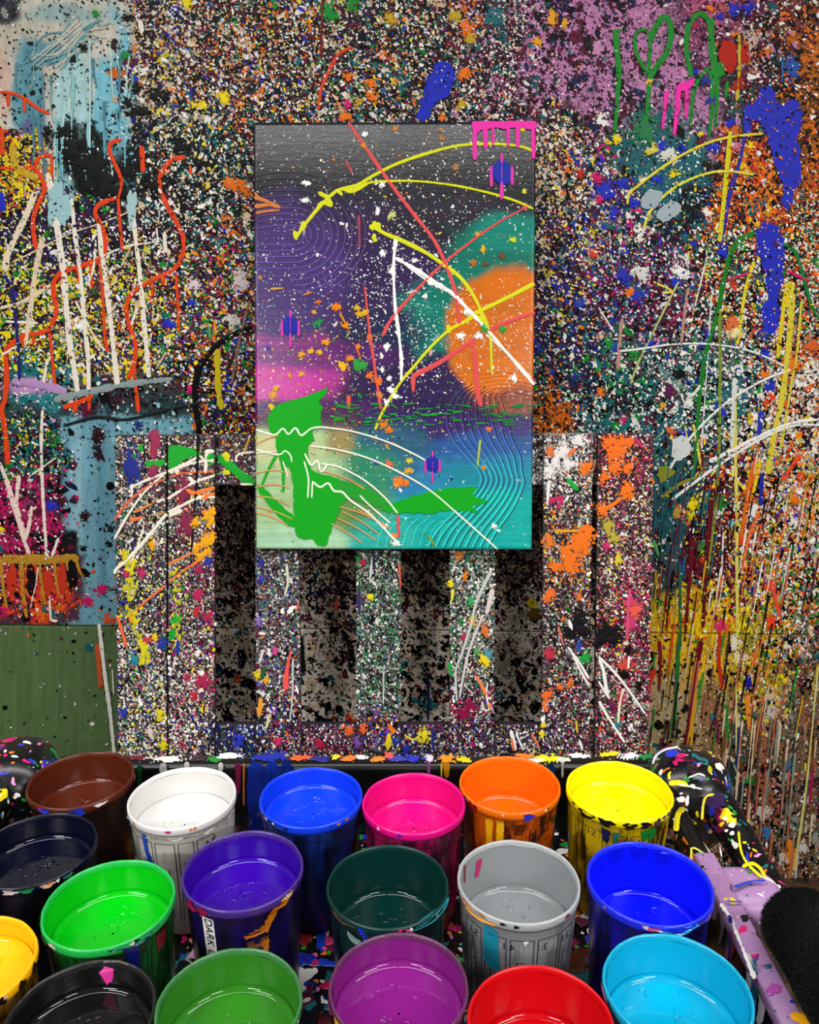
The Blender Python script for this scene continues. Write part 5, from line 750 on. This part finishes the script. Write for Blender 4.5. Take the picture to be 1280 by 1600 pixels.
# drips on the hump, handles and right wall
for pts, w, c, z in (([(1020, 1195), (1025, 1182), (1040, 1172), (1060, 1168)], 3, 'e8e4e0', 1.08), ([(1040, 1180), (1060, 1176)], 10, '2438c0', 1.08), ([(1045, 1225), (1060, 1224), (1075, 1228)], 9, 'ecd81c', 1.077), ([(1060, 1226), (1098, 1234)], 2.5, 'e4e0d8', 1.078), ([(1076, 1216), (1092, 1210), (1102, 1214)], 3, 'e8e4e0', 1.076), ([(1092, 1190), (1108, 1200), (1110, 1210)], 7, 'b8b824', 1.072), ([(1097, 1282), (1099, 1258), (1104, 1245), (1116, 1242)], 4, 'd8cc3c', 1.068), ([(1056, 1300), (1060, 1272), (1070, 1264)], 9, 'e4d41c', 1.056),
                     ([(1154, 1300), (1158, 1330), (1168, 1350), (1190, 1372)], 4, 'dcd81c', 1.049), ([(1160, 1355), (1175, 1350), (1188, 1358), (1196, 1372)], 5, 'd8cc1c', 1.05), ([(1145, 1388), (1170, 1380), (1196, 1377)], 5, '3a44b4', 1.0505), ([(1080, 1345), (1082, 1326), (1100, 1335), (1118, 1352)], 3, 'e0dc5c', 1.046), ([(1125, 1325), (1128, 1340)], 2.5, 'e8e4e0', 1.046), ([(1136, 1410), (1160, 1410)], 3, '3c3ca0', 1.0505)):
    ks(Surf((0, 0, z), (0, 0, 1)), pts, w, c)
for x, y, rx, ry, c, z in ((1064, 1250, 6, 5, 'W', 1.07), (1074, 1252, 3, 8, 'W', 1.07), (1144, 1290, 6, 4, 'e8e0e0', 1.052), (1133, 1280, 4, 3, 'W', 1.054), (1135, 1299, 3, 2, 'W', 1.052), (1144, 1303, 4, 3, 'W', 1.052), (1095, 1338, 7, 5, '2a8a90', 1.046), (1118, 1252, 16, 12, '2c1e48', 1.06), (1105, 1180, 8, 5, 'b8b824', 1.07), (1082, 1200, 9, 6, '2a1c20', 1.082)):
    kb(Surf((0, 0, z), (0, 0, 1)), x, y, rx, ry, c)
S_rin = Surf((CX1 - 0.0008, 0, 0), (-1, 0, 0)); S_rin.layer = -150
for (x, y0, y1, w, c) in ((1140, 1430, 1500, 9, '2a38b0'), (1128, 1430, 1475, 6, '8a8a84'), (1145, 1470, 1500, 5, 'a02c28'), (1170, 1490, 1560, 9, 'd8d4d4'), (1178, 1500, 1600, 10, '1f6a80'), (1190, 1545, 1600, 10, 'd8d4d4')):
    ks(S_rin, [(x, y0), (x + 1, (y0 + y1) / 2), (x - 4, y1)], w, c)
ks(S_rlip, [(1126, 1412), (1142, 1435), (1148, 1450), (1158, 1475), (1168, 1500), (1180, 1530)], 7, 'e4e0e0', 7, jit=.6)
ks(S_rlip, [(1236, 1585), (1255, 1592), (1275, 1597)], 14, 'f0a818', 16); kb(S_rlip, 1209, 1546, 11, 9, 'b04ca8', rough=.3); kb(S_rlip, 1200, 1510, 6, 4, '2a5a60'); kb(S_rlip, 1181, 1498, 4, 3, '5a4ab0')

# ------------------------------------------------------------------ plush roller beside the tray
def roller():
    root = tag(empty('plush_roller', (0.350, 0.50, LIP_Z - 0.005)), 'fluffy black plush roller with rounded end lying beside the lilac tray edge', 'roller')
    r = 0.0335; y1 = 0.612; y0 = 0.455; cx, cz = 0.351, LIP_Z + 0.028
    prof = [(y1 + 0.030 * math.cos(a) - 0.002, r * math.sin(a)) for a in np.linspace(0, math.pi / 2, 10)] + [(y, r) for y in np.linspace(y1 - .03, y0 + .03, 10)] + [(y0 - 0.030 * math.sin(a), r * math.cos(a)) for a in np.linspace(0, math.pi / 2, 10)]
    prof = np.array(prof); n = len(prof); sg = 36; th = np.linspace(0, 2 * np.pi, sg, endpoint=False)
    V = np.stack([cx + prof[:, 1][:, None] * np.cos(th), np.tile(prof[:, 0][:, None], (1, sg)), cz + prof[:, 1][:, None] * np.sin(th)], -1)
    i0 = np.arange(n * sg).reshape(n, sg); f = np.stack([i0[:-1], i0[1:], np.roll(i0, -1, 1)[1:], np.roll(i0, -1, 1)[:-1]], -1).reshape(-1, 4)
    M_pl = plain('black_plush', '0c0d0c', .95, (300, .8, .002), .1)
    core = mesh_obj('sleeve', V.reshape(-1, 3), [f], M_pl, root); core.location = -Vector(root.location)
    m = 26000; s = rng.random(m); yy = y0 - .03 + (y1 - y0 + .058) * s
    rr = np.interp(yy, prof[::-1, 0], prof[::-1, 1]); t = rng.random(m) * 2 * np.pi
    nz = np.stack([np.cos(t), np.where(yy > y1 - .002, .8 * (yy - y1) / .028, 0), np.sin(t)], -1); nz /= np.linalg.norm(nz, axis=1, keepdims=True)
    P = np.stack([cx + rr * np.cos(t), yy, cz + rr * np.sin(t)], -1); tan = rng.standard_normal((m, 3)); tan -= (tan * nz).sum(1, keepdims=True) * nz; tan /= np.linalg.norm(tan, axis=1, keepdims=True)
    L_ = .0018 + .0014 * rng.random((m, 1)); comb = np.stack([.5 * np.sin(yy * 90), -.6 + .8 * np.cos(yy * 70 + t * 2), .4 * np.ones(m)], -1)
    tip = P + nz * L_ + (tan * .5 + comb) * L_ * .8; w = .0004 * np.cross(nz, tan)
    V = np.stack([P - w, P + w, tip], 1).reshape(-1, 3); fu = mesh_obj('plush_pile', V, [np.arange(3 * m).reshape(m, 3)], plain('plush_fibre', '1d201e', .9, None, .15), root, kind='stuff'); fu.location = -Vector(root.location)
roller()

# ------------------------------------------------------------------ paint cups
RIM_Z, CUP_H = 1.087, 0.1395
BASE_Z = RIM_Z - CUP_H
def paint_mats(nm, c, outer, dirt, amt, stretch=(1, 1, .22)):
    liq, nt, b = new_mat('wet_paint'); b.inputs['Base Color'].default_value = (*col(c), 1); b.inputs['Roughness'].default_value = 0.045; b.inputs['Specular IOR Level'].default_value = 0.45
    coat, nt, b = new_mat('paint_coat'); b.inputs['Base Color'].default_value = (*col(c), 1); b.inputs['Roughness'].default_value = 0.33; b.inputs['Specular IOR Level'].default_value = 0.4; add_bump(nt, b, 45, .45 if nm in ('grey', 'orange') else .2, .003, 3, (1, 1, .5))
    out, nt, b = new_mat('cup_outside'); N, L = nt.nodes, nt.links
    tc = N.new('ShaderNodeTexCoord'); mp = N.new('ShaderNodeMapping'); mp.inputs['Scale'].default_value = stretch; n1 = N.new('ShaderNodeTexNoise'); n1.inputs['Scale'].default_value = 55; n1.inputs['Detail'].default_value = 5; n1.inputs['Roughness'].default_value = .65
    cr = N.new('ShaderNodeValToRGB'); cr.color_ramp.elements[0].position = .38 + .18 * amt; cr.color_ramp.elements[0].color = (*col(dirt), 1); cr.color_ramp.elements[1].position = .52 + .18 * amt; cr.color_ramp.elements[1].color = (*col(outer), 1)
    L.new(tc.outputs['Object'], mp.inputs[0]); L.new(mp.outputs[0], n1.inputs['Vector']); L.new(n1.outputs['Fac'], cr.inputs[0]); L.new(cr.outputs[0], b.inputs['Base Color']); b.inputs['Roughness'].default_value = .3
    bp = N.new('ShaderNodeBump'); bp.inputs['Strength'].default_value = .4; bp.inputs['Distance'].default_value = .0012; L.new(n1.outputs['Fac'], bp.inputs['Height']); L.new(bp.outputs[0], b.inputs['Normal'])
    return liq, coat, out
M_ink = plain('black_print', '0c0c0e', .5)
def lathe(prof, seg=72, wob=None, arc=None):
    prof = np.array(prof, float); n = len(prof); th = np.linspace(0, 2 * np.pi, seg, endpoint=False)
    R_ = np.tile(prof[:, 0][:, None], (1, seg)); Z_ = np.tile(prof[:, 1][:, None], (1, seg))
    if wob is not None: R_, Z_ = wob(R_, Z_, th[None])
    V = np.stack([R_ * np.cos(th), R_ * np.sin(th), Z_], -1).reshape(-1, 3); i0 = np.arange(n * seg).reshape(n, seg)
    f = np.stack([i0[:-1], np.roll(i0, -1, 1)[:-1], np.roll(i0, -1, 1)[1:], i0[1:]], -1).reshape(-1, 4); return V, f
class Cup:
    def __init__(s, nm, x, y, R_, depth, c, outer, dirt, amt, label, rimc=None, cat='paint cup'):
        s.nm, s.R, s.depth = nm, R_, depth; s.root = tag(empty('paint_cup', (x, y, BASE_Z)), label, cat, 'paint filled mixing cups on the cart')
        liq, coat, out = paint_mats(nm, c, outer, dirt, amt); H = CUP_H; s.rb = R_ * .845; sd = (int(abs(x) * 9999) + int(y * 7777)) % 97
        rw = np.random.default_rng(sd); ph = rw.random(6) * 6.28
        V, f = lathe([(0.0005, .003), (s.rb - .006, .003), (s.rb - .004, 0), (s.rb - .0005, .001), (s.rb, .003)] + [(s.ro(z), z) for z in np.linspace(.01, H - .012, 8)] + [(R_ - .0012, H - .010)])
        mesh_obj('cup_wall', V, [f], out, s.root)
        def wob(R__, Z__, th):
            k = .0013 * (fbm(9 + 3.2 * np.cos(th), 7 + 3.2 * np.sin(th), sd % 11, 4) - .5); return R__ + k, Z__ + k * .7
        V, f = lathe([(R_ - .0020, H - .0095), (R_ - .0004, H - .009), (R_ + .0003, H - .006), (R_ + .0002, H - .0018), (R_ - .0006, H), (R_ - .0016, H), (R_ - .0025, H - .0018), (R_ - .0031, H - .005)], 96, wob)
        rm = coat if rimc is None else plain('rim_crust', rimc, .32, (160, .6, .0015)); mesh_obj('rim', V, [f], rm, s.root)
        s.zl = H - depth
        V, f = lathe([(s.ri(z), z) for z in np.linspace(H - .005, max(s.zl - .006, .01), 9)], 72); mesh_obj('paint_coat', V, [f], coat, s.root)
        rl = s.ri(s.zl); pr = [(rl - .0004 - .0052 * (1 - math.cos(a)), s.zl + .0052 * (1 - math.sin(a))) for a in np.linspace(.12, math.pi / 2, 9)] + [(rl * k, s.zl) for k in (.75, .6, .4, .2, .02)]
        def wob2(R__, Z__, th):
            x_, y_ = R__ * np.cos(th), R__ * np.sin(th); k = .0022 if s.nm == 'grey' else .0004
            return R__, Z__ + k * (fbm(x_ * 70 + 9, y_ * 70 + 5, sd % 9, 3) - .5) * (R__ < rl - .004)
        V, f = lathe(pr, 72, wob2); pa = mesh_obj('paint', V, [f], liq, s.root)
        # curls and skin wrinkles on the wet surface
        for i in range(9):
            a = rw.random() * 6.28; r0 = rl * .5 * rw.random() ** .6; cx, cy = r0 * math.cos(a), r0 * math.sin(a) + rl * .2; n = 12; t = np.linspace(0, 1, n); L_ = .006 + .014 * rw.random(); d = rw.random() * 6.28; cv = (rw.random() - .5) * 5
            px = cx + np.cumsum(np.cos(d + cv * t + .9 * np.sin(7 * t + a))) * L_ / n; py = cy + np.cumsum(np.sin(d + cv * t + .9 * np.sin(7 * t + a))) * L_ / n
            T = np.stack([np.gradient(px), np.gradient(py)], 1); T /= np.linalg.norm(T, axis=1, keepdims=True); w = .0012 * np.sin(np.pi * (.08 + .84 * t))
            off = np.array([-1, -.5, 0, .5, 1]); hh = np.array([-.25, .5, .8, .5, -.25]) * .0010
            VV = np.stack([px[:, None] - T[:, 1][:, None] * w[:, None] * off, py[:, None] + T[:, 0][:, None] * w[:, None] * off, s.zl + .0002 + np.tile(hh, (n, 1))], -1).reshape(-1, 3)
            ii = np.arange(n * 5).reshape(n, 5); mesh_obj('paint_ripple', VV, [np.stack([ii[:-1, :-1], ii[:-1, 1:], ii[1:, 1:], ii[1:, :-1]], -1).reshape(-1, 4)], liq, pa)
    def ro(s, z): return s.rb + (s.R - .0016 - s.rb) * (z / CUP_H)
    def ri(s, z): return s.ro(z) - .0014
    def side(s, pts, c, name='paint_run', jit=.0006, inner=False, lift=.0007, mat=None):
        """patch of dried paint on the cup wall: outline of (degrees right of the camera side, metres below the rim)"""
        p = np.array(pts, float); p[:, 0] *= .001; out = []   # scale angle so that distances are comparable
        for i in range(len(p)):
            a, b_ = p[i], p[(i + 1) % len(p)]; n = max(1, int(np.linalg.norm(b_ - a) / .003)); t = np.linspace(0, 1, n, endpoint=False)[:, None]; out.append(a + (b_ - a) * t)
        q = np.vstack(out) + (rng.random((sum(len(o_) for o_ in out), 2)) - .5) * 2 * jit
        tri = geometry.tessellate_polygon([[Vector((u, v_, 0)) for u, v_ in q]]); V = s.wrap(q[:, 0] * 1000, q[:, 1], lift, inner)
        return mesh_obj(name, V, [np.array([list(t) for t in tri])], mat or M_wet, s.root, np.tile(col(c), (len(V), 1)))
    def wrap(s, deg, dz, lift, inner=False):
        z = CUP_H - dz; r = (s.ri(z) - lift) if inner else (s.ro(z) + lift)
        r = np.where((dz < .0115) & (not inner), s.R + .0008 + lift * .3, r); a = np.radians(deg - 90)
        return np.stack([r * np.cos(a), r * np.sin(a), z], -1)
    def run(s, deg, dz0, dz1, w, c, **k):
        """drip running down the wall, w degrees wide"""
        return s.side([(deg - w / 2, dz0), (deg + w / 2, dz0), (deg + w * .42, (dz0 + dz1) / 2), (deg + w * .3, dz1 - .003), (deg, dz1), (deg - w * .3, dz1 - .003), (deg - w * .42, (dz0 + dz1) / 2)], c, **k)
    def rimspot(s, d0, d1, c, th=.006):
        t = np.linspace(0, 2 * np.pi, 18, endpoint=False); k = 1 + .22 * np.sin(3 * t + d0) + .16 * np.sin(5 * t + d1)
        return s.side([((d0 + d1) / 2 + (d1 - d0) / 2 * k[i] * math.cos(t[i]), .0012 + th / 2 + th / 2 * k[i] * math.sin(t[i])) for i in range(18)], c, name='rim_smear', jit=.0003)
    def lines(s, segs, name='measure_print', w=.0007):
        """printed lines: (deg0, dz0, deg1, dz1)"""
        V, Fc = [], []
        for d0, z0, d1, z1 in segs:
            n = max(2, int(abs(d1 - d0) / 3) + 2); dd = np.linspace(d0, d1, n); zz = np.linspace(z0, z1, n); b0 = len(V)
            if abs(z1 - z0) > abs(d1 - d0) * .001: e = math.degrees(w / s.R) / 2; A = s.wrap(dd - e, zz, .0004); B_ = s.wrap(dd + e, zz, .0004)
            else: A = s.wrap(dd, zz - w / 2, .0004); B_ = s.wrap(dd, zz + w / 2, .0004)
            V += list(A) + list(B_); Fc += [[b0 + i, b0 + i + 1, b0 + n + i + 1, b0 + n + i] for i in range(n - 1)]
        return mesh_obj(name, np.array(V), [np.array(Fc)], M_ink, s.root, smooth=False)
    def text(s, txt, deg, dz, size, mirror=False, vertical=False, mat=None, lift=.0005, shear=0):
        cu = bpy.data.curves.new('print', 'FONT'); cu.body = txt; cu.size = size; cu.align_x = 'CENTER'; cu.align_y = 'CENTER'; cu.shear = shear
        to = bpy.data.objects.new('print', cu); COL.objects.link(to); dg = bpy.context.evaluated_depsgraph_get(); me = bpy.data.meshes.new_from_object(to.evaluated_get(dg)); bpy.data.objects.remove(to)
        bm = bmesh.new(); bm.from_mesh(me); bmesh.ops.triangulate(bm, faces=bm.faces[:]); V = np.array([v_.co[:] for v_ in bm.verts]); Fc = np.array([[v_.index for v_ in f_.verts] for f_ in bm.faces]); bm.free(); bpy.data.meshes.remove(me)
        if not len(V): return
        u, v_ = V[:, 0], V[:, 1]
        if mirror: u = -u
        if vertical: u, v_ = v_, -u
        return mesh_obj('printed_text', s.wrap(deg + np.degrees(u / s.R), dz - v_, lift), [Fc], mat or M_ink, s.root, smooth=False)

def scale_print(cup, d0, dense=False):
    seg = []
    for k, (a, wd) in enumerate(((d0, 22), (d0 + 26, 22), (d0 + 52, 22), (d0 + 78, 22), (d0 + 104, 16), (d0 + 124, 20))):
        seg += [(a, .020, a + wd, .020), (a, .020, a, .118), (a + wd, .020, a + wd, .118), (a + wd * .3, .045 + .012 * (k % 2), a + wd * .3, .115), (a + wd * .62, .052 + .01 * (k % 3), a + wd * .62, .115), (a + wd * .3, .045 + .012 * (k % 2), a + wd * .62, .045 + .012 * (k % 2))]
        for z in np.arange(.05, .112, .006): seg.append((a + wd * (.08 if k % 2 else .66), z, a + wd * (.28 if k % 2 else .9), z))
    cup.lines(seg)

L = 'plastic mixing cup of {} paint {}'
CUPS = {}
def cup(nm, *a, **k): CUPS[nm] = Cup(nm, *a, **k); return CUPS[nm]
B_ = cup('brown', -.3732, .8203, .0573, .037, '54200f', '2c120a', '180a08', .3, 'cup of chocolate brown paint at the back corner of the tray')
B_.rimspot(5, 25, '2438c8', .009); B_.rimspot(-28, -12, '2438c8', .006); B_.rimspot(34, 48, 'e8e4e0', .004); B_.run(20, .05, .075, 4, '8a6a1c'); B_.rimspot(95, 105, 'e0663c', .006)
w_ = cup('white', -.2490, .7865, .0579, .036, 'dad8d6', 'c0bdb4', '5c5a58', -.55, 'cup of white paint with a crinkled dried skin outside')
scale_print(w_, -95); w_.side([(-34, .010), (-26, .010), (-27, .03), (-20, .05), (-14, .075), (-20, .078), (-27, .06), (-32, .035)], '1a3cb0'); w_.run(-30, .012, .04, 5, '2450c0')
for i in range(9): w_.side([(-70 + i * 17, .0105), (-60 + i * 17, .0135), (-52 + i * 17, .011), (-55 + i * 17, .0145), (-62 + i * 17, .0165), (-69 + i * 17, .0135)], 'a8a59e' if i % 2 else 'dcd9d2', jit=.0005)
w_.text('AE', 44, .03, .014); w_.rimspot(-45, -40, 'd8a088', .004)
b_ = cup('blue', -.1078, .7873, .0562, .023, '0c3ce0', '0e2f86', '0a1638', .35, 'cup of bright blue paint between the white and pink cups')
scale_print(b_, -50); b_.rimspot(-48, -20, '16204a', .006); b_.rimspot(-62, -48, '5a2030', .005); b_.rimspot(80, 92, 'd84860', .007)
p_ = cup('pink', .0047, .7768, .0556, .034, 'dc0a7c', '9c1050', '3c0c28', .35, 'cup of hot pink paint between the blue and orange cups')
p_.run(-20, .03, .05, 5, 'd8a8b8'); scale_print(p_, -80)
o_ = cup('orange', .1128, .8115, .0562, .052, 'f06c06', 'c85408', '3a1606', .15, 'cup of orange paint with two yellow drips down its side')
o_.run(-30, .010, .075, 9, 'f2a812'); o_.run(-17, .010, .075, 9, 'f2b012'); o_.rimspot(8, 20, '2a30c0', .008); o_.rimspot(-60, -45, '7a1418', .012); o_.rimspot(-70, -60, '4a2a90', .006)
o_.lines([(0, .028 + .011 * i, 10, .028 + .011 * i) for i in range(8)] + [(18, .024, 18, .11), (26, .024, 26, .11)] + [(18, .03 + .009 * i, 24, .03 + .009 * i) for i in range(8)] + [(30, .022, 52, .022), (34, .033, 50, .033), (40, .045, 52, .045)], w=.0013); o_.side([(-2, .016), (12, .015), (11, .026), (0, .027)], '5a2208'); o_.side([(45, .013), (72, .012), (70, .03), (55, .03)], '4a2a10'); o_.side([(78, .008), (100, .006), (95, .07), (80, .09)], '9c3c10')
y_ = cup('yellow', .2330, .7991, .0579, .027, 'ffe400', 'c9a808', '2c2408', .12, 'cup of yellow paint with black measuring print near the handle')
scale_print(y_, -78); 
for d0, d1, c in ((-60, -40, '141210'), (-35, -18, '141210'), (-10, 4, '2a2208'), (8, 20, '141210'), (24, 34, '3a3008'), (50, 62, '141210')): y_.rimspot(d0, d1, c, .008)
y_.side([(10, .014), (28, .012), (30, .024), (14, .027)], '157a2c'); y_.side([(-32, .014), (-22, .016), (-24, .032), (-30, .03)], '1a1f48'); y_.run(-16, .016, .045, 6, '2a6a5c'); y_.text('1:1', 6, .028, .010, mirror=True); y_.text('5:1', -44, .026, .010, mirror=True); y_.side([(45, .02), (52, .016), (44, .05), (40, .05)], '2c2006')
n_ = cup('navy', -.3718, .6996, .0578, .027, '04061c', '060610', '020206', .2, 'cup of near black navy paint in front of the brown cup')
for a, b2, c in ((10, 22, '1f7a4a'), (-5, 8, 'c8b8b8'), (-30, -10, 'b8b0b0'), (28, 40, 'd8a890'), (48, 58, '2a6a5c')): n_.rimspot(a, b2, c, .005)
g_ = cup('green', -.2722, .6256, .0575, .035, '02b812', '0a5a20', '06240e', .25, 'cup of bright neon green paint with a navy stripe outside', rimc='1fae4a')
g_.side([(-62, .010), (-42, .010), (-42, .08), (-60, .08)], '8a0c14'); g_.run(38, .008, .11, 12, '10186a'); g_.rimspot(-52, -40, '1c8a50', .012); g_.rimspot(-38, -28, 'e0c8c0', .004); g_.rimspot(22, 60, '141c5a', .006); g_.side([(62, .012), (76, .010), (74, .03), (63, .032)], '6a1018'); g_.rimspot(-75, -68, '101010', .008); scale_print(g_, 30)
u_ = cup('purple', -.1596, .6702, .0573, .032, '34059a', '1c0a52', '0c0828', .25, 'cup of deep purple paint with a handwritten white name sticker', rimc='44287e')
u_.side([(-31, .010), (-18, .012), (-17, .10), (-30, .10)], 'eeecea', name='name_sticker', jit=.0001); M_pen = plain('marker_pen', '101014', .5); u_.text('DARK C', -24, .034, .0118, vertical=True, mat=M_pen, lift=.0012, shear=.1)
u_.side([(36, .008), (54, .004), (56, .008), (44, .014), (38, .024), (34, .034), (30, .030), (12, .034), (10, .030), (30, .022)], 'c06c10', jit=.001); u_.side([(12, .038), (34, .036), (30, .046), (14, .044)], '7a4416', jit=.001); u_.run(31, .04, .058, 7, 'd8781c'); u_.rimspot(48, 62, 'e8b070', .005); u_.rimspot(-50, -36, '9a1c50', .010); u_.rimspot(-34, -22, '8a1840', .008); u_.side([(-12, .05), (-4, .05), (-4, .08), (-11, .08)], '5a1430')
t_ = cup('teal', -.0202, .6486, .0568, .052, '042e2a', '0c2c30', '060f12', .25, 'cup of very dark teal paint with blue and cyan rim smears')
t_.side([(-26, .002), (8, .006), (2, .020), (-10, .034), (-20, .034), (-22, .016)], '1638c8'); t_.rimspot(6, 24, 'e03878', .008); t_.rimspot(24, 80, '2a9cb0', .006); t_.rimspot(-60, -30, '5a4030', .005); t_.side([(-40, .014), (-24, .018), (-26, .026), (-38, .022)], '88a8a8')
k_ = cup('grey', .1027, .6552, .0575, .053, '8d9194', '8b8d92', '4a4c52', -.35, 'cup of grey paint with mirrored ratio scales printed outside', rimc='a6a8aa')
scale_print(k_, -66); k_.side([(-40, .012), (-26, .014), (-24, .06), (-36, .058), (-42, .05)], '1f90ac'); 
for tx, d in (('5:1', -54), ('4:1', -16), ('3:1', 16), ('2:1', 44), ('1:1', 72)): k_.text(tx, d, .029, .0105, mirror=True)
k_.rimspot(-62, -30, 'f0a030', .008); k_.rimspot(-70, -58, 'd8907c', .005); k_.side([(-146, .012), (-138, .011), (-134, .028), (-140, .030)], 'c01c60', inner=True, name='paint_drop'); k_.side([(-118, .003), (-112, .003), (-110, .016), (-114, .022)], '8a1430', inner=True); k_.run(0, .02, .025, 4, 'e8e8e8'); k_.rimspot(38, 44, '8a1c38', .004)
x_ = cup('ultramarine', .2254, .6527, .0577, .055, '0713ea', '12149a', '0a0a3c', .3, 'cup of ultramarine paint with drips inside, beside the grey cup', rimc='1a2ae0')
x_.rimspot(-10, 28, '1c98c8', .008); x_.rimspot(-22, -6, 'c0407c', .004); x_.rimspot(36, 50, '4a3cb0', .006)
for d in (150, 175, 200): x_.run(d, .004, .02, 18, '0a14c8', inner=True)
a_ = cup('amber', -.3656, .5535, .0552, .022, 'ffb20a', 'a8700c', '2c1a08', .2, 'cup of amber yellow paint cut off by the tray side')
for d in (30, 50, 70, 88): a_.rimspot(d, d + 9, '1c1208', .007)
q_ = cup('black', -.2512, .5041, .0555, .026, '0e0e0e', '0a0a0a', '040404', .2, 'cup of black paint with a pink drop inside', rimc='1c1c1c')
q_.side([(172, .006), (180, .004), (186, .010), (180, .022), (175, .018)], 'e0389c', inner=True, name='paint_drop'); q_.rimspot(98, 108, '22a05c', .008); q_.rimspot(165, 172, 'c8b028', .005)
v_ = cup('olive', -.1401, .5160, .0563, .038, '2f7a1c', '1c4a14', '0c200c', .2, 'cup of leafy olive green paint at the near edge', rimc='3a7440')
m_ = cup('violet', -.0085, .5336, .0556, .029, '7c1a78', '4a1450', '1c0a20', .2, 'cup of violet paint in front of the dark teal cup', rimc='5c2a52')
m_.rimspot(-60, -50, 'e0b028', .010); m_.rimspot(-80, -70, 'd0306c', .010)
r_ = cup('red', .0995, .4985, .0556, .046, 'c20410', '7a0810', '2c0406', .2, 'cup of bright red paint at the near edge'); r_.rimspot(-100, -90, 'e8b028', .008)
c_ = cup('cyan', .2125, .5309, .0575, .042, '05a6cc', '0e6a80', '082c38', .2, 'cup of cyan paint beside the lilac tray edge', rimc='0c9cc0')
c_.rimspot(-100, -80, 'c05a7c', .006)
# stray drops around every rim
for nm, cc_ in CUPS.items():
    rw = np.random.default_rng(len(nm) * 13 + int(cc_.R * 1e6))
    for i in range(5):
        d = -100 + 200 * rw.random(); cc_.rimspot(d, d + 2 + 4 * rw.random(), rw.choice(['0c0c0e', 'W', 'd8d0c8', 'O', 'B', 'P', '2a1c1c']), .002 + .002 * rw.random())
